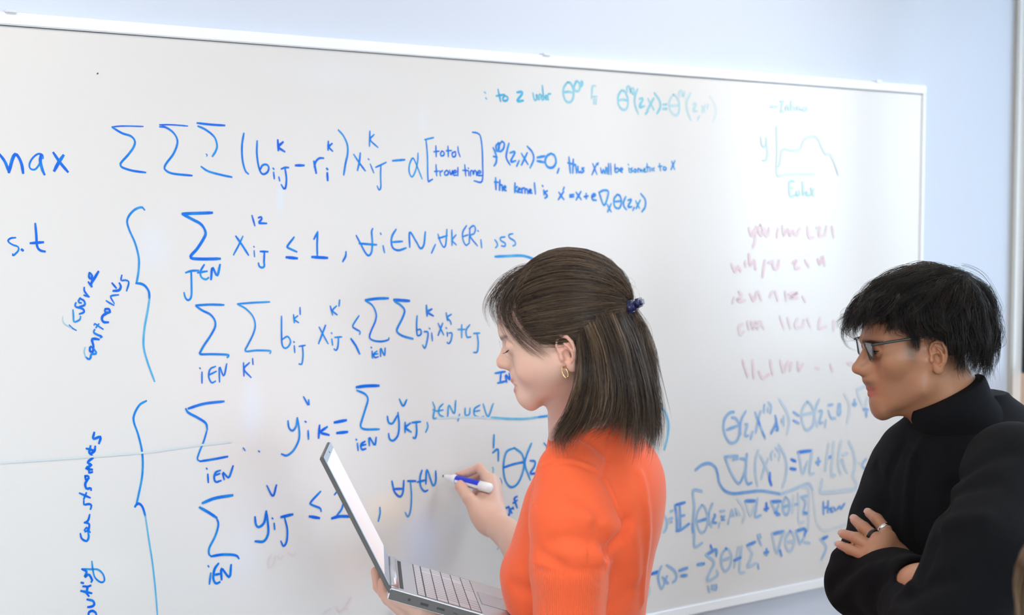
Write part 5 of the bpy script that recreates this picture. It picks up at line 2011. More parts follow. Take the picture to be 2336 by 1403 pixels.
# the solid bulk under the strands
S = Sdf()
def hcap(p):
    q = HW.L(p)
    d = ell(O, RAD + 3.5)(q)
    fa = hl[4]; fb = hl[0]
    nrm = np.cross(fa - fb, V3(0, 1, 0)); nrm = nrm / np.linalg.norm(nrm)
    if nrm[0] < 0: nrm = -nrm
    front = (q - fb) @ nrm - 2
    low = np.minimum((q[..., 0] + 8), -(q[..., 2] + 40) * 0 + (q[..., 0] + 8))
    cut = smin(front, np.maximum(q[..., 0] + 12, front - 40), 6)
    ear_gap = ell((-6, 74, -4), (24, 24, 30))(np.stack([q[..., 0], np.abs(q[..., 1]), q[..., 2]], -1))
    d = smax(d, cut, 6)
    d = smax(d, -(q[..., 2] + 48), 8)
    return smax(d, -ear_gap, 5) / 1000.0
S.u(hcap)
for g, r0 in zip(G, (5, 6, 8, 9, 9, 9, 9, 8, 7, 5)):
    gi = g.copy(); gi = gi + (np.array([-18, 0, 0]) - gi) * np.array([.10, .16, 0])
    pts = [HW.w(*q) for q in gi[1:16:3]]
    S.u(chain(pts, np.array([r0, r0 + 1, r0 + 1, r0, r0 * .6]) / 1000, .01), .012)
    gf = gi.copy(); gf[:, 1] *= -.9
    pts = [HW.w(*q) for q in gf[1:16:3]]
    if r0 > 10: S.u(chain(pts, np.array([r0, r0 + 1, r0 + 1, r0, r0 * .6]) / 1000, .01), .012)
for g in GT[1:2]: S.u(chain([HW.w(*q) for q in g[0:12:4]], [.006, .007, .005], .006), .01)
V0, F0 = S.mesh(HW.c + V3(-.16, -.14, -.24), HW.c + V3(.2, .16, .18), .004)
V0 = relax(V0, F0, 2, .5)
VV, FF, CCo = [V0], [F0], [np.tile([.022, .013, .008], (len(V0), 1))]
base_i = len(V0)
allc = [(a, b, c) for a, b, c in zip(cur, colr, radr)] + cur2
for Cv, co, ra in allc:
    v, f, c = strands('h', HW.W(Cv), ra / 1000.0, co, None, None)
    VV.append(v); FF.append(f + base_i); CCo.append(c); base_i += len(v)
wh = np_mesh('hair', np.concatenate(VV), np.concatenate(FF), [HAIR, HAIRBASE], woman)
wh.data.polygons.foreach_set('material_index', np.where(np.arange(len(wh.data.polygons)) < len(F0), 1, 0).astype(np.int32))
vcol(wh, 'tint', np.concatenate(CCo))

# claw clip
CLIPM = plain('clip_plastic', (.014, .016, .070), .3, spec=.4, coat=.1)
cf = basis(HW.w(*(wg([(1120, 415, 0)])[0])) - HW.w(*(wg([(1000, 435, 0)])[0])), HW.R[:, 2])
cc = HW.w(*wg([(1052, 428, 6)])[0])
bm = bmesh.new()
fv = [Vector(cf[:, i]) for i in range(3)]
frame_box(bm, Vector(cc), *fv, -.0095, .0080, -.024, .024, -.0095, .0090, .003, 3)
frame_box(bm, Vector(cc), *fv, .0070, .0175, -.021, .021, -.0035, .0100, .003, 3)
for j in range(5):
    y = -.020 + j * .009
    frame_box(bm, Vector(cc), *fv, -.006, -.003, y, y + .003, -.014, -.008, .0008, 1)
clip = bm_obj('hair_clip', bm, CLIPM, woman, True)
# earring: gold hoop and a small stud
GOLD = plain('gold', (.86, .60, .28), .22, metal=1.0)
ec = HW.pix(*cw(645, 836), 79)
th = np.linspace(0, 2 * np.pi, 28)
ringp = np.array([HW.w(ec[0] + 3.6 * math.sin(a) * .9, ec[1] + 2.2 * math.sin(a), ec[2] + 8.0 * math.cos(a)) for a in th])
Vv, Ff = tube_mesh([ringp], [.0009], 8, cap=False)
quads_mesh('hoop_earring', Vv, Ff, GOLD, woman)
bm = bmesh.new()
pc = HW.pix(*cw(646, 802), 80)
tri = [bm.verts.new(Vector(HW.w(pc[0] + a, pc[1] + c, pc[2] + b))) for c in (0, 2.2) for a, b in ((2.6, 2.2), (-2.6, 1.6), (0, -2.8))]
for q in ((0, 1, 2), (3, 4, 5)): bm.faces.new([tri[i] for i in q])
for i in range(3): bm.faces.new([tri[i], tri[(i + 1) % 3], tri[3 + (i + 1) % 3], tri[3 + i]])
bm_obj('stud_earring', bm, plain('stud', (.42, .16, .09), .25, metal=.7), woman)

# ------------------------------------------------------------------ the marker in her hand
PEN_W = plain('marker_white', (.86, .87, .89), .35)
PEN_B = plain('marker_blue', (.008, .03, .60), .35)
PEN_T = plain('marker_felt', (.004, .02, .05), .8)
pa = np.asarray(mk_tip); pd_ = mk_end - mk_tip; PL = np.linalg.norm(pd_); pd_ = pd_ / PL
marker = empty('whiteboard_marker', Vector(mk_tip), 'white and blue dry-erase marker held in the hand of the woman in orange', 'marker')
def lathe(name, prof, mat, parent, sides=28):
    """prof: (distance along the marker, radius)."""
    pts = np.array([pa + pd_ * (PL * a) for a, _ in prof])
    a = np.cross(pd_, V3(0, 0, 1)); a /= np.linalg.norm(a); b = np.cross(pd_, a)
    th = np.arange(sides) * 2 * np.pi / sides
    R = np.array([r for _, r in prof])
    ring = pts[:, None] + R[:, None, None] * (np.cos(th)[None, :, None] * a + np.sin(th)[None, :, None] * b)
    i = np.arange(len(prof) - 1)[:, None] * sides; j = np.arange(sides)[None]; j2 = (j + 1) % sides
    F = np.stack([i + j, i + j2, i + sides + j2, i + sides + j], -1).reshape(-1, 4)
    return np_mesh(name, ring.reshape(-1, 3), F, mat, parent)
lathe('felt_tip', [(0, .0005), (0, .0022), (.03, .0030), (.075, .0034)], PEN_T, marker)
lathe('nozzle', [(.035, .0038), (.06, .0048), (.19, .0066), (.205, .0084), (.27, .0092), (.30, .0092)], PEN_W, marker)
lathe('label_band', [(.285, .0088), (.29, .0091), (.80, .0091), (.805, .0088)], PEN_B, marker)
lathe('end_cap', [(.79, .0089), (.795, .0099), (.97, .0099), (.99, .0092), (1.0, .0080), (1.0, .0001)], PEN_W, marker)
# white stripes along the blue label
bb = nv(CAM) - pa; bb = bb - pd_ * (bb @ pd_); bb /= np.linalg.norm(bb)
aa = np.cross(pd_, bb); aa = aa if aa[2] > 0 else -aa            # bb faces the room, aa points up
for a0, a1 in ((math.radians(-52), math.radians(-8)), (math.radians(-92), math.radians(-66))):
    th = np.linspace(a0, a1, 8)
    ring = np.array([[pa + pd_ * PL * s + .00925 * (math.cos(x) * bb + math.sin(x) * aa) for x in th] for s in (.31, .79)]).reshape(-1, 3)
    F = np.array([[i, i + 1, 8 + i + 1, 8 + i] for i in range(7)])
    np_mesh('label_stripe', ring, F, PEN_W, marker)

# ------------------------------------------------------------------ the laptop
LID_M = plain('laptop_silver', (.58, .60, .63), .32, metal=.75)
DARK_M = plain('laptop_edge', (.075, .07, .065), .45, metal=.3)
KEY_M = plain('laptop_key', (.52, .54, .58), .5)
GAP_M = plain('key_gap', (.03, .03, .04), .7)
PORT_M = plain('port_black', (.008, .008, .009), .5)
SCR_M = emit('laptop_screen', (.90, .93, 1.0), .17)
BEZ_M = plain('laptop_bezel', (.42, .56, .70), .3, metal=.3)
laptop = empty('laptop', hv, 'open silver laptop held up in front of the woman in orange, screen tilted back', 'laptop')
bm = bmesh.new(); frame_box(bm, hv, wv, fv_, nv_, 0, LW_, 0, LD, -.0165, 0, .0010, 2)
bs = bm_obj('base', bm, LID_M, laptop)
bm = bmesh.new(); frame_box(bm, hv, wv, fv_, nv_, -.0006, .002, .001, LD - .004, -.0160, -.0010, .0003, 1)
bm_obj('side_panel', bm, DARK_M, laptop)
bm = bmesh.new(); frame_box(bm, hv, wv, dv_, sv_, 0, LW_, -.010, LH, -.0062, 0, .0015, 2)
lid = bm_obj('lid', bm, DARK_M, laptop)
bm = bmesh.new(); frame_box(bm, hv, wv, dv_, sv_, .0015, LW_ - .0015, .004, LH - .0015, 0, .0012, .0005, 1)
bm_obj('bezel', bm, BEZ_M, lid)
bm = bmesh.new(); frame_box(bm, hv, wv, dv_, sv_, .006, LW_ - .012, .022, LH - .012, .0012, .0016)
bm_obj('screen', bm, SCR_M, lid)
bm = bmesh.new(); frame_box(bm, hv, wv, dv_, sv_, LW_ / 2 - .003, LW_ / 2 + .003, LH - .009, LH - .006, .0011, .0018, .0006, 1)
bm_obj('webcam', bm, PORT_M, lid)
bm = bmesh.new(); frame_box(bm, hv, wv, fv_, nv_, .016, LW_ - .012, -.003, .013, -.008, .0045, .0035, 3)
bm_obj('hinge', bm, LID_M, laptop, True)
bm = bmesh.new(); frame_box(bm, hv, wv, fv_, nv_, .024, LW_ - .024, .0145, .0205, -.002, .0004)
bm_obj('speaker_slot', bm, PORT_M, laptop)
kb = empty('keyboard', hv); kb.parent = laptop; kb.matrix_parent_inverse = Matrix.Translation(hv).inverted()
bm = bmesh.new(); frame_box(bm, hv, wv, fv_, nv_, .012, LW_ - .012, .0415, .1425, -.001, .0003)
o = bm_obj('key_bed', bm, GAP_M, kb)
ROWS = [(.0430, .0105, [1] * 17), (.0560, .0155, [1] * 13 + [2, 1, 1]), (.0735, .0155, [1.5] + [1] * 12 + [1.5, 1, 1]), (.0910, .0155, [1.8] + [1] * 11 + [2.2, 1, 1]), (.1085, .0155, [2.3] + [1] * 10 + [2.7, 1, 1]), (.1260, .0150, [1.3, 1, 1.2, 1.2, 5.4, 1.2, 1.2, 1, 1, 1, 1])]
kproto = {}
for f0, fh, ws_ in ROWS:
    tot = sum(ws_); un = (LW_ - .027) / tot; p = .0135
    for w in ws_:
        key = (round(un * w, 5), fh)
        c = hv + wv * (p + un * w / 2) + fv_ * (f0 + fh / 2)
        if key not in kproto:
            bm = bmesh.new(); frame_box(bm, Vector(), wv, fv_, nv_, -un * w / 2 + .0016, un * w / 2 - .0016, -fh / 2 - .0002, fh / 2 + .0002, .0001, .0005)
            ko = bm_obj('key', bm, KEY_M)
            kproto[key] = ko
        else:
            ko = kproto[key].copy(); COL.objects.link(ko)
        ko.parent = kb; ko.matrix_parent_inverse = Matrix.Translation(hv).inverted(); ko.location = c
        p += un * w
bm = bmesh.new(); frame_box(bm, hv, wv, fv_, nv_, .098, .202, .1485, .2105, -.001, .00025)
bm_obj('trackpad', bm, plain('trackpad', (.50, .52, .57), .25, metal=.5), laptop)
bm = bmesh.new()
for q in ((.0975, .2025, .1480, .1485), (.0975, .2025, .2105, .2110), (.0975, .098, .148, .211), (.202, .2025, .148, .211)):
    frame_box(bm, hv, wv, fv_, nv_, *q, -.001, .0003)
bm_obj('trackpad_groove', bm, GAP_M, laptop)
for f0, f1, z0, z1 in ((.0280, .0340, -.0115, -.0055), (.0475, .0620, -.0122, -.0060), (.0725, .0870, -.0118, -.0062), (.0980, .1065, -.0110, -.0075), (.1180, .1230, -.0115, -.0065)):
    bm = bmesh.new(); frame_box(bm, hv, wv, fv_, nv_, -.0012, .002, f0, f1, z0, z1, .0012, 2)
    bm_obj('port', bm, PORT_M, laptop)

# ------------------------------------------------------------------ the man in the black roll-neck
cm = lambda x, y: (1860 + x * .2922, 590 + y * .2922)
bm_ = lambda x, y: (1860 + x * .31565, 960 + y * .31565)
KM = dict(nasion=cm(388, 690), tip=cm(287, 868), subnasale=cm(366, 925), upper=cm(397, 1008), stomion=cm(412, 1033), lower=cm(407, 1060), fold=cm(432, 1110), chin=cm(438, 1178), menton=cm(520, 1250))
HM = Head(A3(2121, 806, 2.22), 1, 8, 0, dict(keys=KM, eye=cm(452, 722), jaw=47, corner=22, open=1.3, lip=1.15, sub=1, eyeopen=2.0, ear=dict(tilt=20, size=.88, c=(-9, 67, -8), flare=.25)), scale=.93)
TM = Torso(2185, 1200, 2.30, -18,
           [(2098, 962), (2072, 1000), (2052, 1050), (2030, 1120), (2015, 1200), (2010, 1300), (2012, 1400), (2020, 1550), (2020, 1700)],
           [(2275, 890), (2312, 916), (2348, 952), (2378, 1030), (2395, 1120), (2395, 1250), (2380, 1400), (2370, 1550), (2380, 1700)],
           [(905, .062), (940, .085), (970, .115), (1000, .15), (1050, .175), (1120, .18), (1250, .172), (1400, .16), (1550, .158), (1700, .17)])
man = empty('person', (TM.c[0], TM.c[1], 0), 'man with glasses and black hair standing with folded arms in a black roll-neck sweater', 'person')
MSR, MER, MWR = A3(2084, 1066, 2.43), A3(1966, 1330, 2.215), A3(2104, 1338, 2.045)     # right shoulder, elbow, wrist
MSL, MEL, MWL = A3(2312, 1075, 2.09), A3(2126, 1480, 1.935), A3(2036, 1284, 2.20)     # left
mb = Sdf()
mb.u(HM, .012)
mna, mnb = HM.w(-22, 0, -46), A3(2212, 985, 2.29)
mb.u(cap(mna, mnb, .051, .052), .025)
mb.u(cap(HM.w(10, 0, -60), A3(2180, 1000, 2.29), .034, .040), .03)
mb.u(lambda p: TM(p, -.016), .02)
mb.u(chain([MSR + V3(.02, -.02, -.03), MER, MWR, MWR + (MWR - MER) * .15], [.040, .036, .030, .030], .015), .015)
mb.u(chain([MSL + V3(-.02, .02, -.03), MEL, MWL], [.040, .036, .026], .015), .015)
hp = lambda x, y, d: A3(*bm_(x, y), d + .036)
m_idx = [hp(515, 850, 2.150), hp(505, 790, 2.165), hp(445, 712, 2.185), hp(388, 668, 2.205)]
m_mid = [hp(480, 900, 2.135), hp(440, 850, 2.140), hp(350, 775, 2.165), hp(285, 715, 2.192)]
m_rng = [hp(445, 945, 2.130), hp(400, 915, 2.132), hp(300, 850, 2.150), hp(203, 818, 2.180)]
m_pky = [hp(410, 985, 2.128), hp(350, 968, 2.130), hp(250, 930, 2.147), hp(180, 898, 2.168)]
for q, r in ((m_idx[0], .015), (m_mid[0], .016), (m_rng[0], .016), (m_pky[0], .014)):
    mb.u(cap(MWL, q, .021, r), .018)
for pts, rs in ((m_idx, [.0115, .0098, .0092, .0073]), (m_mid, [.0118, .0100, .0096, .0075]), (m_rng, [.0114, .0097, .0092, .0072]), (m_pky, [.0104, .0087, .008, .0064])):
    mb.u(chain(pts, rs, .003), .0022)
V, F = mb.mesh(V3(.40, 1.86, .98), V3(1.0, 2.56, 1.76), .0026)
V, F = drop_islands(V, F)
V = relax(V, F, 1, .4)
mbo = np_mesh('body', V, F, SKIN, man)
V = refine(mbo, mb, [(HM.w(50, 0, -15), .085), (HM.w(-5, 70, -5), .045), (A3(1975, 1225, 2.15), .08)])
L = HM.L(V); La = L.copy(); La[:, 1] = np.abs(La[:, 1]); k = HM.prm['keys']
col = np.tile([.39, .185, .098], (len(V), 1))
st = np.maximum(np.maximum(blob(La, (k['chin'][0] - 8, 0, k['chin'][1]), (40, 46, 24)), blob(La, (45, 42, -52), (40, 26, 26))), np.maximum(blob(La, (k['upper'][0] - 4, 6, k['upper'][1] + 9), (14, 22, 8)), blob(La, (28, 62, 0), (12, 14, 24))))
col = blend(col, .36 * st, (.14, .075, .05))
col = blend(col, .35 * blob(La, (k['tip'][0] - 6, 0, k['tip'][1]), (18, 20, 16)), (.42, .17, .10))
lipw = np.maximum(blob(La, (k['upper'][0] - 5, 6, k['upper'][1] - 1), (12, 18, 3.6)), 1.1 * blob(La, (k['lower'][0] - 5, 4, k['lower'][1] + 1), (11, 17, 5)))
col = blend(col, .5 * blob(La, (k['upper'][0] - 4, 8, k['upper'][1] + 9), (14, 20, 6)), (.10, .055, .035))
col = blend(col, np.clip(lipw * 1.6, 0, .9), (.36, .105, .075))
eb = np.exp(-((La[:, 2] - (HM.prm['eye'][1] + 17 - .1 * np.abs(La[:, 1] - 20))) / 4) ** 2) * (np.abs(La[:, 1] - 31) < 21) * (La[:, 0] > 45)
col = blend(col, .9 * eb, (.02, .012, .008))
sb = blob(La, (26, 66, 14), (8, 20, 18))
col = blend(col, np.clip(sb, 0, .45), (.06, .04, .028))
col = blend(col, .35 * blob(La, (-8, 76, -4), (22, 14, 34)), (.42, .17, .09))
hd = np.zeros(len(V))
for q in (m_idx[3], m_mid[3], m_rng[3], m_pky[3]): hd = np.maximum(hd, np.exp(-((V - q) ** 2).sum(1) / .012 ** 2))
col = blend(col, .7 * hd, (.50, .27, .19))
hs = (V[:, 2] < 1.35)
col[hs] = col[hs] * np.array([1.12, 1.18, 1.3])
vcol(mbo, 'tint', col)
ex, ez = HM.prm['eye']
for sgn in (1, -1):
    bm = bmesh.new(); bmesh.ops.create_uvsphere(bm, u_segments=24, v_segments=16, radius=.0122 * .93)
    bmesh.ops.translate(bm, verts=bm.verts[:], vec=Vector(HM.w(ex - 13.6, sgn * 31.5, ez)))
    eo = bm_obj('eye', bm, plain('eye_white', (.70, .66, .62), .15), man, True)
    bm = bmesh.new(); bmesh.ops.create_uvsphere(bm, u_segments=20, v_segments=10, radius=.0058)
    bmesh.ops.scale(bm, verts=bm.verts[:], vec=(.5, 1, 1)); bmesh.ops.translate(bm, verts=bm.verts[:], vec=Vector(HM.w(ex - 4.2, sgn * 31.5, ez - 2)))
    bm_obj('iris', bm, plain('iris', (.02, .01, .006), .1), eo, True)
lash_line(HM, 22, ez, 22, 45, -.5, 6.5, 'eyelashes', man)

def nail(name, pts, r, out, mat, parent, w=.0058, l=.0105):
    a, b = np.asarray(pts[-2]), np.asarray(pts[-1]); d = (b - a) / np.linalg.norm(b - a)
    o = np.asarray(out, float); o = o - d * (o @ d); o /= np.linalg.norm(o); s_ = np.cross(d, o)
    U, Vv = np.meshgrid(np.linspace(-1, 1, 9), np.linspace(-1, 1, 9))
    P = np.array([b + d * (.0015 + v * l / 2 * (1 - .12 * u * u)) + s_ * (u * w * (1 - .1 * v)) + o * (r * math.sqrt(max(.05, 1 - (u * w / r) ** 2)) + .0003 - .0012 * max(0, v) ** 2) for u, v in zip(U.ravel(), Vv.ravel())])
    F = np.array([[i * 9 + j, i * 9 + j + 1, i * 9 + 10 + j, i * 9 + 9 + j] for i in range(8) for j in range(8)])
    return np_mesh(name, P, F, mat, parent)
NAIL_M = plain('nail', (.56, .33, .26), .25)
for q, r in ((m_idx, .0073), (m_mid, .0075), (m_rng, .0072), (m_pky, .0064)):
    nail('fingernail', q, r, V3(-.25, -.8, .55), NAIL_M, man)

# sweater
mt = Sdf()
mt.u(TM, .02)
mt.u(chain([MSR, MSR * .5 + MER * .5, MER], [.060, .057, .053], .02), .03)
fa_end = MER + (MWR - MER) * .92
fax = (MWR - MER) / np.linalg.norm(MWR - MER)
fsl = chain([MER, MER * .5 + MWR * .5, MWR], [.051, .049, .042], .02)
mt.u(lambda p: smax(fsl(p), plane(fa_end, fax)(p), .004), .02)
mt.u(chain([MSL, MSL * .5 + MEL * .5 + V3(.01, -.02, .01), MEL], [.072, .074, .062], .02), .03)
lax = (MWL - MEL) / np.linalg.norm(MWL - MEL)
l_end = MEL + (MWL - MEL) * .86
lsl = cap(MEL, MWL, .056, .040)
mt.u(lambda p: smax(lsl(p), plane(l_end, lax)(p), .004), .012)
base_m = Sdf(); base_m.ops = list(mt.ops)
SM = lambda *pts: [surf(base_m, *bm_(*q)) for q in pts]
for pts, w_, dp in (
        ([(1400, 222), (1200, 300), (1050, 400), (970, 500), (930, 640)], .0045, -.004), ([(1400, 222), (1200, 300), (1050, 400), (970, 500), (930, 640)], .014, -.004),
        ([(920, 660), (880, 830), (800, 1040), (750, 1150)], .010, -.006),
        ([(780, 150), (700, 300), (670, 600), (660, 900)], .010, .0045), ([(740, 250), (700, 500), (690, 900)], .008, -.004),
        ([(620, 180), (520, 420), (490, 640)], .010, -.004), ([(430, 330), (480, 480), (500, 600)], .010, -.004),
        ([(150, 1320), (260, 1180), (360, 1090), (480, 1050)], .010, .005), ([(120, 1180), (230, 1080), (330, 1040)], .010, -.004),
        ([(420, 1250), (520, 1130), (590, 1060)], .012, -.004), ([(560, 1390), (600, 1290), (700, 1190)], .010, .006),
        ([(700, 1260), (850, 1180), (980, 1140)], .012, -.004), ([(960, 560), (1120, 480), (1280, 450)], .014, -.004),
        ([(900, 780), (1050, 720), (1200, 700)], .014, .004), ([(60, 985), (150, 965), (260, 960)], .010, .004)):
    mt.d(crease(SM(*pts), w_, dp * 1.5))
cuf = MER + (MWR - MER) * .68
mt.d(lambda p: -.0022 * np.exp(-((((p - fa_end) @ fax) + .012) / .012) ** 2) * (np.linalg.norm(p - fa_end, axis=-1) < .09))
mt.s(lambda p: smax(cap(fa_end - fax * .04, MWR + fax * .05, .034, .033)(p), -plane(fa_end - fax * .03, fax)(p), .002), .003)
V, F = mt.mesh(V3(.38, 1.84, .90), V3(1.06, 2.60, 1.50), .0032)
V, F = drop_islands(V, F)
V = relax(V, F, 1, .5)
np_mesh('sweater', V, F, KNIT, man)
# rolled collar
ca0, ca1 = A3(2146, 934, 2.27), A3(2196, 1006, 2.285)
cax = (ca1 - ca0) / np.linalg.norm(ca1 - ca0)
rc = lambda x, y, d: A3(*cm(x, y), d)
tl = rc(730, 1184, 2.27); tr = rc(1300, 905, 2.27)                      # upper edge, throat to nape
bl_ = rc(826, 1330, 2.27); br_ = rc(1480, 1150, 2.27)
cs = Sdf()
tdir = (tr - tl) / np.linalg.norm(tr - tl); tc_ = (tl + tr) / 2; bc_ = (bl_ + br_) / 2 + V3(.0, 0, -.02)
side_ = np.cross(tdir, (bc_ - tc_)); side_ /= np.linalg.norm(side_); nrm_ = np.cross(tdir, side_)
nrm_ = nrm_ if nrm_ @ (bc_ - tc_) > 0 else -nrm_
def collar(p):
    q = p - tc_
    h = q @ nrm_; H = (bc_ - tc_) @ nrm_
    t = np.clip(h / H, -.2, 1.3)
    ox = ((bc_ - tc_) @ tdir) * t
    a = (np.linalg.norm(tr - tl) / 2) * (1 - t) + (np.linalg.norm(br_ - bl_) / 2) * t
    b = .062 + .012 * t
    k_ = np.sqrt(((q @ tdir - ox) / a) ** 2 + ((q @ side_) / b) ** 2 + 1e-12)
    d = (k_ - 1) * b * .95
    return np.maximum(d, np.maximum(-h, h - H * 1.05))
cs.u(collar)
cs.s(lambda p: collar(p + nrm_ * .0) + .011, .003)
cs.d(lambda p: -.0012 * np.sin(((p - tc_) @ nrm_) * 120 + ((p - tc_) @ tdir) * 18))
V, F = cs.mesh(tc_ - .14, tc_ + .14, .0028)
V, F = drop_islands(V, F)
np_mesh('roll_collar', relax(V, F, 2, .5), F, KNIT, man)
trousers_and_shoes(man, TM.w(0, 0, 0), TM.R, 1.0, .90, .11, .18, plain('black_trousers', (.012, .012, .014), .85), SHOE)
# rings
def finger_ring(name, pts, f, r, w, mat):
    a, b = np.asarray(pts[0]), np.asarray(pts[1]); c = a + (b - a) * f; d = (b - a) / np.linalg.norm(b - a)
    u = np.cross(d, V3(0, 0, 1)); u /= np.linalg.norm(u); v = np.cross(d, u)
    th = np.linspace(0, 2 * np.pi, 33)[:-1]
    prof = [(-w / 2, r), (-w / 2, r + .0012), (w / 2, r + .0012), (w / 2, r)]
    ring = np.array([[c + d * h + (u * math.cos(t) + v * math.sin(t)) * rr for t in th] for h, rr in prof]).reshape(-1, 3)
    F = [[i * 32 + j, i * 32 + (j + 1) % 32, ((i + 1) % 4) * 32 + (j + 1) % 32, ((i + 1) % 4) * 32 + j] for i in range(4) for j in range(32)]
    return np_mesh(name, ring, np.array(F), mat, man)
r1 = finger_ring('ring', m_mid[1:], .22, .0101, .0062, plain('ring_black', (.012, .012, .014), .2, metal=.5)); r1['label'] = 'black ring on the middle finger'
r2 = finger_ring('ring', m_idx[1:], .06, .0099, .0052, plain('ring_silver', (.80, .79, .77), .2, metal=1.0)); r2['label'] = 'silver ring on the index finger'

# glasses
GF_M = plain('glasses_frame', (.035, .038, .042), .3, spec=.6)
def lens_glass():
    m, nt, b = new_mat('lens_glass'); nt.nodes.remove(b); out = nt.nodes['Material Output']
    tr_ = nt.nodes.new('ShaderNodeBsdfTransparent'); tr_.inputs[0].default_value = (.95, .96, .97, 1)
    gl = nt.nodes.new('ShaderNodeBsdfGlossy'); gl.inputs['Roughness'].default_value = .03
    fr = nt.nodes.new('ShaderNodeFresnel'); fr.inputs[0].default_value = 2.4
    mx = nt.nodes.new('ShaderNodeMixShader')
    nt.links.new(fr.outputs[0], mx.inputs[0]); nt.links.new(tr_.outputs[0], mx.inputs[1]); nt.links.new(gl.outputs[0], mx.inputs[2]); nt.links.new(mx.outputs[0], out.inputs[0])
    return m
glasses = empty('glasses', Vector(HM.w(90, 0, ez))); glasses.parent = man; glasses.matrix_parent_inverse = Matrix.Translation(man.location).inverted()
lo_ = HM.pix(*cm(444, 668), 60); lb_ = HM.pix(*cm(452, 790), 56); li_ = HM.pix(*cm(380, 655), 11); lib = HM.pix(*cm(428, 796), 20)
def quad(sgn):
    f = lambda q: np.array([q[0], q[1] * sgn, q[2]])
    return f(li_), f(lo_), f(lb_), f(lib)
for sgn in (1, -1):
    A_, B_, C_, D_ = quad(sgn)
    loop = []
    rr = .16
    cs_ = [A_, B_, C_, D_]
    for i in range(4):
        p0, p1, p2 = cs_[i - 1], cs_[i], cs_[(i + 1) % 4]
        e0, e1 = p1 + (p0 - p1) * rr, p1 + (p2 - p1) * rr
        for t_ in np.linspace(0, 1, 6): loop.append((1 - t_) ** 2 * e0 + 2 * t_ * (1 - t_) * p1 + t_ ** 2 * e1)
    loop = np.array(loop); W_ = HM.W(np.vstack([loop, loop[:1]]))
    Vv, Ff = tube_mesh([W_], [.0011], 8, cap=False)
    quads_mesh('rim', Vv, Ff, GF_M, glasses)
    bm = bmesh.new(); vs = [bm.verts.new(Vector(q)) for q in HM.W(loop)]; bm.faces.new(vs)
    bmesh.ops.solidify(bm, geom=bm.faces[:], thickness=.0012)
    bm_obj('lens', bm, lens_glass() if sgn == 1 else bpy.data.materials['lens_glass'], glasses)
    hx = HM.pix(*cm(442, 676), 64); tp = [hx * V3(1, sgn, 1), HM.pix(*cm(560, 655), 70) * V3(1, sgn, 1), HM.pix(*cm(800, 617), 73) * V3(1, sgn, 1), HM.pix(*cm(930, 606), 73) * V3(1, sgn, 1), HM.pix(*cm(1010, 650), 72) * V3(1, sgn, 1)]
    Vv, Ff = tube_mesh([HM.W(np.vstack([(B_ + V3(-.5, 0, -2.0))[None], spline(tp, n=24)]))], [.0021], 8)
    quads_mesh('temple', Vv, Ff, GF_M, glasses)
Vv, Ff = tube_mesh([HM.W(spline([li_ + V3(0, 0, -3), V3(li_[0] + 2, 0, li_[2] - 1), li_ * V3(1, -1, 1) + V3(0, 0, -3)], n=12))], [.0011], 8)
quads_mesh('bridge', Vv, Ff, GF_M, glasses)

# his hair: thick black waves
def mg(pts): return np.array([HM.pix(*cm(a, b), c) for a, b, c in pts])
OM, RM = V3(-13, 0, 48), V3(95, 71, 77)
MG = [[(560, 190, 10), (400, 320, 15), (300, 450, 18), (248, 560, 20), (275, 640, 22), (340, 655, 24)],
      [(580, 220, 28), (450, 330, 36), (370, 430, 40), (310, 510, 42), (290, 570, 42), (310, 620, 42)],
      [(620, 260, 44), (530, 360, 52), (470, 430, 57), (420, 480, 58), (390, 530, 58), (385, 580, 56)],
      [(660, 300, 52), (610, 390, 61), (570, 450, 66), (540, 495, 68), (520, 520, 67), (505, 545, 66)],
      [(700, 330, 58), (685, 430, 67), (680, 500, 72), (690, 540, 74), (715, 580, 75), (760, 620, 75)],
      [(760, 330, 60), (780, 480, 72), (820, 570, 77), (860, 610, 78), (890, 630, 78), (915, 640, 77)],
      [(860, 320, 60), (900, 470, 74), (950, 560, 79), (1000, 600, 81), (1040, 630, 82), (1060, 660, 80)],
      [(960, 320, 58), (1020, 460, 74), (1075, 600, 82), (1095, 720, 80), (1105, 820, 77), (1130, 880, 72)],
      [(1080, 330, 50), (1140, 480, 70), (1190, 640, 76), (1195, 760, 74), (1190, 840, 71), (1210, 920, 66)],
      [(1180, 360, 36), (1260, 500, 54), (1295, 680, 60), (1295, 800, 57), (1285, 880, 54), (1310, 955, 48)],
      [(1240, 330, 16), (1340, 470, 26), (1375, 640, 30), (1365, 790, 28), (1345, 890, 26), (1362, 975, 22)],
      [(1260, 300, 0), (1380, 430, 0), (1412, 580, 0), (1395, 740, 0), (1375, 840, 0), (1392, 915, 0)]]
MT = [[(1150, 175, 0), (880, 108, 8), (650, 135, 12), (500, 225, 15), (400, 335, 18), (325, 450, 20)],
      [(1140, 170, 12), (900, 140, 35), (700, 210, 45), (560, 330, 52), (490, 420, 56), (440, 490, 58)],
      [(1150, 170, 20), (980, 190, 48), (820, 290, 62), (720, 400, 68), (680, 480, 72), (665, 540, 73)],
      [(1120, 170, 30), (1060, 240, 54), (980, 370, 68), (940, 480, 75), (920, 540, 78), (930, 590, 79)],
      [(1160, 180, 30), (1180, 270, 52), (1170, 400, 66), (1160, 520, 74), (1150, 600, 77), (1165, 680, 77)],
      [(1080, 150, 12), (1240, 240, 34), (1320, 420, 46), (1332, 560, 52), (1325, 650, 55), (1330, 740, 56)],
      [(1060, 140, 0), (1270, 215, 8), (1370, 370, 12), (1405, 520, 14), (1400, 630, 14), (1385, 720, 14)]]
rm = np.random.default_rng(11)
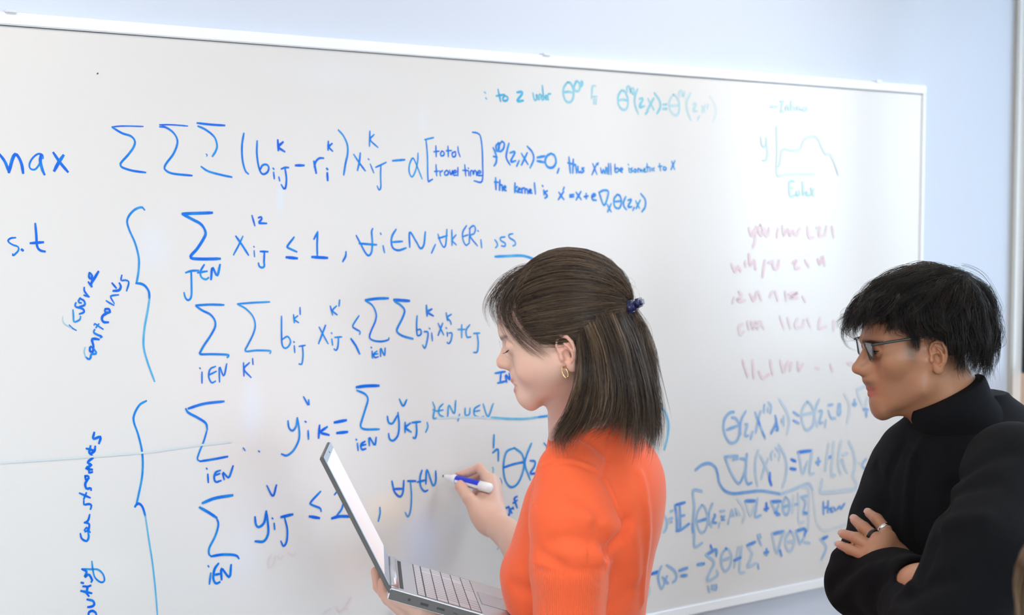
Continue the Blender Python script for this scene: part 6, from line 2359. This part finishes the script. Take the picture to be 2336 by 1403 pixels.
def curls(C, r, amp=4.5, clump=60, u=None):
    n, m, _ = C.shape
    t = np.linspace(0, 1, m)[None, :, None]
    ci = r.integers(0, clump, n)
    fr = (7 + 5 * r.random((clump, 1, 1)))[ci]; ph = (r.random((clump, 1, 3)) * 6.28)[ci]; am = (.5 + .8 * r.random((clump, 1, 3)))[ci]
    return C + np.sin(t * fr + ph) * am * amp * t ** .7
def black(n, r): 
    t = r.random(n)[:, None] ** 3
    return np.array([.006, .005, .0045]) * (1 - t) + np.array([.040, .030, .024]) * t
parts = []
SB = np.array([spline(mg(g), n=12) for g in ([(735, 590, 73), (755, 650, 75), (775, 715, 75)], [(765, 590, 74), (790, 660, 76), (800, 745, 76)], [(800, 590, 75), (815, 650, 77), (820, 715, 77)])])
C = guides_to_curves(SB, 230, 12, (2.2, 2.2), rm, shorten=.8)
parts.append((C, black(230, rm), rm.uniform(.10, .17, 230)))
for gs, K, per, wv_, sh, st_ in ((MG, 150, 26, 7.0, .25, 6), (MT, 130, 26, 7.0, .4, 9)):
    Gm = np.array([spline(mg(g), n=20) for g in gs])
    C = locks(Gm, K, per, 20, rm, 3.4, .9, wv_, 8, sh, st_)
    parts.append((C, np.clip(np.repeat(black(K, rm), per, 0) * rm.uniform(.6, 1.4, (K * per, 1)), 0, 1), rm.uniform(.17, .33, K * per)))
    C = guides_to_curves(Gm, 600, 20, (4, 5), rm, shorten=.5, clump=60)
    parts.append((curls(C, rm, 4), black(600, rm), rm.uniform(.2, .36, 600)))
    Gf = Gm.copy(); Gf[..., 1] *= -1
    C = locks(Gf, K // 2, per, 20, rm, 3.6, 1.0, wv_, 8, sh, st_)
    parts.append((C, black(len(C), rm), rm.uniform(.2, .36, len(C))))
Gm = np.array([spline(mg(g), n=18) for g in MG[:3]])
C = locks(Gm, 16, 9, 18, rm, 2.2, .5, 8, 10, .1, 8)
parts.append((C, black(len(C), rm), rm.uniform(.15, .26, len(C))))
Gm = np.array([spline(mg(g), n=18) for g in MT + MG[9:]])
C = locks(Gm, 34, 5, 18, rm, 2.0, .6, 8, 9, .3, 12)
parts.append((C + V3(0, 0, 5), black(len(C), rm), rm.uniform(.14, .22, len(C))))
S = Sdf()
def mcap(p):
    q = HM.L(p); qa = np.stack([q[..., 0], np.abs(q[..., 1]), q[..., 2]], -1)
    d = ell(OM + V3(-6, 0, 2), RM + V3(4, 6, 6))(q)
    hln = mg([(430, 470, 20)])[0]; e2 = mg([(880, 620, 72)])[0]
    nrm = np.array([e2[2] - hln[2], 0, -(e2[0] - hln[0])]); nrm /= np.linalg.norm(nrm)
    if nrm[0] < 0: nrm = -nrm
    front = (q - hln) @ nrm + 6
    cut = smin(front, np.maximum(q[..., 0] + 22, front - 60), 8)
    d = smax(d, cut, 8)
    d = smax(d, -(q[..., 2] + 52 - .25 * (q[..., 0] + 60)), 10)
    return smax(d, -ell((-10, 76, -6), (22, 26, 30))(qa), 5) * .93 / 1000
S.u(mcap)
V0, F0 = S.mesh(HM.c + V3(-.16, -.14, -.16), HM.c + V3(.17, .15, .17), .004)
V0 = relax(V0, F0, 2, .5)
VV, FF, CCo = [V0], [F0], [np.tile([.008, .007, .006], (len(V0), 1))]
base_i = len(V0)
for Cv, co, ra in parts:
    v, f, c = strands('h', HM.W(Cv), ra / 1000.0, co, None, None)
    VV.append(v); FF.append(f + base_i); CCo.append(c); base_i += len(v)
mh = np_mesh('hair', np.concatenate(VV), np.concatenate(FF), [attr_mat('black_hair', .38, .32), HAIRBASE], man)
mh.data.polygons.foreach_set('material_index', np.where(np.arange(len(mh.data.polygons)) < len(F0), 1, 0).astype(np.int32))
vcol(mh, 'tint', np.concatenate(CCo))

# ------------------------------------------------------------------ someone seated close by at the right: only a lock of brown hair shows
HT = Head(A3(2388, 1475, 1.44), 72, 4, 0, dict(local=1, keys=dict(nasion=(88, 26), tip=(110, -14), subnasale=(96, -28), upper=(98, -42), stomion=(93, -47), lower=(95, -54), fold=(89, -66), chin=(90, -80), menton=(80, -92)), eye=(80, 16)))
seated = empty('person', (HT.c[0] + .02, HT.c[1] - .02, 0), 'seated person at the right edge of the picture, only long brown hair showing', 'person')
tb = basis(HT.R[:, 0] * V3(1, 1, 0), (0, 0, 1))
TP = lambda x, y, z: V3(HT.c[0], HT.c[1], 0) + tb @ V3(x, y, z)
zc = HT.c[2]
S = Sdf().u(HT, .01).u(cap(HT.w(-14, 0, -38), TP(-.03, 0, zc - .22), .045, .052), .02).u(cap(TP(-.03, .06, zc - .35), TP(-.03, -.06, zc - .35), .085, .085), .04)
for sg in (1, -1): S.u(chain([TP(-.03, sg * .15, zc - .27), TP(.02, sg * .19, zc - .52), TP(.22, sg * .14, zc - .58)], [.04, .034, .026], .02), .03).u(cap(TP(.22, sg * .14, zc - .58), TP(.32, sg * .11, zc - .585), .024, .012), .02)
V, F = S.mesh(HT.c + V3(-.45, -.45, -.75), HT.c + V3(.45, .45, .17), .005)
V, F = drop_islands(V, F)
o = np_mesh('body', V, F, SKIN, seated); vcol(o, 'tint', np.tile([.66, .42, .33], (len(V), 1)))
S = Sdf().u(cap(TP(-.03, .05, zc - .34), TP(-.03, -.05, zc - .34), .10, .10), .04).u(cap(TP(-.02, .05, .60), TP(-.02, -.05, .60), .11, .11), .08)
for sg in (1, -1): S.u(chain([TP(-.03, sg * .15, zc - .27), TP(.02, sg * .19, zc - .52), TP(.20, sg * .145, zc - .578)], [.055, .047, .038], .02), .03)
V, F = S.mesh(HT.c + V3(-.45, -.45, -.85), HT.c + V3(.45, .45, -.10), .008)
np_mesh('dark_top', relax(V, F, 2, .5), F, KNIT, seated)
S = Sdf().u(cap(TP(-.02, .08, .545), TP(-.02, -.08, .545), .095, .095), .05)
for sg in (1, -1): S.u(chain([TP(0, sg * .09, .54), TP(.40, sg * .10, .54), TP(.42, sg * .10, .08)], [.085, .062, .05], .03), .03)
V, F = S.mesh(TP(0, 0, .35) - V3(.62, .62, .32), TP(0, 0, .35) + V3(.62, .62, .40), .01)
np_mesh('trousers', relax(V, F, 2, .5), F, DENIM, seated)
for sg in (1, -1):
    S = Sdf().u(ell(TP(.47, sg * .10, .038), (.13, .045, .042), tb)).u(ell(TP(.42, sg * .10, .06), (.06, .042, .055), tb), .03).i(lambda p: -p[..., 2] + .001, .003)
    V, F = S.mesh(TP(.45, sg * .10, .05) - V3(.2, .2, .08), TP(.45, sg * .10, .05) + V3(.2, .2, .1), .006)
    np_mesh('shoe', V, F, SHOE, seated)
rt = np.random.default_rng(5)
n = 2600
ph = rt.uniform(-2.5, 2.5, n); el = rt.random(n) ** .7
d0 = np.stack([-.25 + .3 * rt.random(n), .25 * rt.normal(size=n), np.ones(n)], 1); d0 /= np.linalg.norm(d0, axis=1, keepdims=True)
az = np.where(rt.random(n) < .5, 1, -1) * (np.pi - np.abs(rt.normal(size=n)) * 1.2)
az = np.where(np.abs(az) < .5, np.sign(az) * .5, az)
d1 = np.stack([np.cos(az), np.sin(az), np.full(n, -.15)], 1); d1 /= np.linalg.norm(d1, axis=1, keepdims=True)
t = np.linspace(0, 1, 12)[None, :, None]
P1 = skull(d0[:, None] * (1 - t) + d1[:, None] * t, np.full((n, 12), 6.0) + rt.random((n, 1)) * 10)
t2 = np.linspace(0, 1, 10)[None, 1:, None]
end = P1[:, -1:] * V3(.96, .96, 1) + V3(-6, 0, 0) + np.stack([rt.normal(size=n) * 5, rt.normal(size=n) * 5, -150 - 60 * rt.random(n)], 1)[:, None]
P2 = P1[:, -1:] * (1 - t2) + end * t2 + np.sin(t2 * 6 + rt.random((n, 1, 3)) * 6.28) * 3 * t2
C = np.concatenate([P1, P2], 1)
S = Sdf().u(lambda p: smax(smax(ell(O, RAD + 5)(HT.L(p)), np.minimum(HT.L(p)[..., 0] - 40 - .6 * HT.L(p)[..., 2] * 0, 40 - HT.L(p)[..., 2]), 8), -(HT.L(p)[..., 2] + 30), 8) / 1000.0)
V0, F0 = S.mesh(HT.c - .17, HT.c + .17, .006)
v, f, c = strands('h', HT.W(C), rt.uniform(.00025, .0005, n), brown(n, rt, lo=(.09, .055, .03), hi=(.40, .27, .15), p=1.4), None, None)
o = np_mesh('hair', np.concatenate([V0, v]), np.concatenate([F0, f + len(V0)]), HAIR, seated)
vcol(o, 'tint', np.concatenate([np.tile([.05, .03, .018], (len(V0), 1)), c]))
# the chair under them
chair = empty('chair', TP(-.02, 0, 0), 'plain dark office chair under the seated person at the right edge', 'chair')
CH = plain('chair_shell', (.03, .03, .033), .6); CM = plain('chair_metal', (.45, .46, .48), .3, metal=.9)
tv = [Vector(tb[:, i]) for i in range(3)]; co = Vector(TP(0, 0, 0))
bm = bmesh.new(); frame_box(bm, co, *tv, -.20, .26, -.23, .23, .392, .436, .02, 3); bm_obj('seat', bm, CH, chair, True)
bm = bmesh.new(); frame_box(bm, co, *tv, -.255, -.215, -.21, .21, .56, .86, .02, 3); bm_obj('backrest', bm, CH, chair, True)
for sx in (-.17, .23):
    for sy in (-.2, .2):
        Vv, Ff = tube_mesh([np.array([TP(sx, sy, .41), TP(sx * 1.1, sy * 1.05, 0.0)])], [.012], 10); quads_mesh('leg', Vv, Ff, CM, chair)
for sy in (-.15, .15):
    Vv, Ff = tube_mesh([np.array([TP(-.19, sy, .42), TP(-.235, sy, .60)])], [.011], 10); quads_mesh('back_post', Vv, Ff, CM, chair)
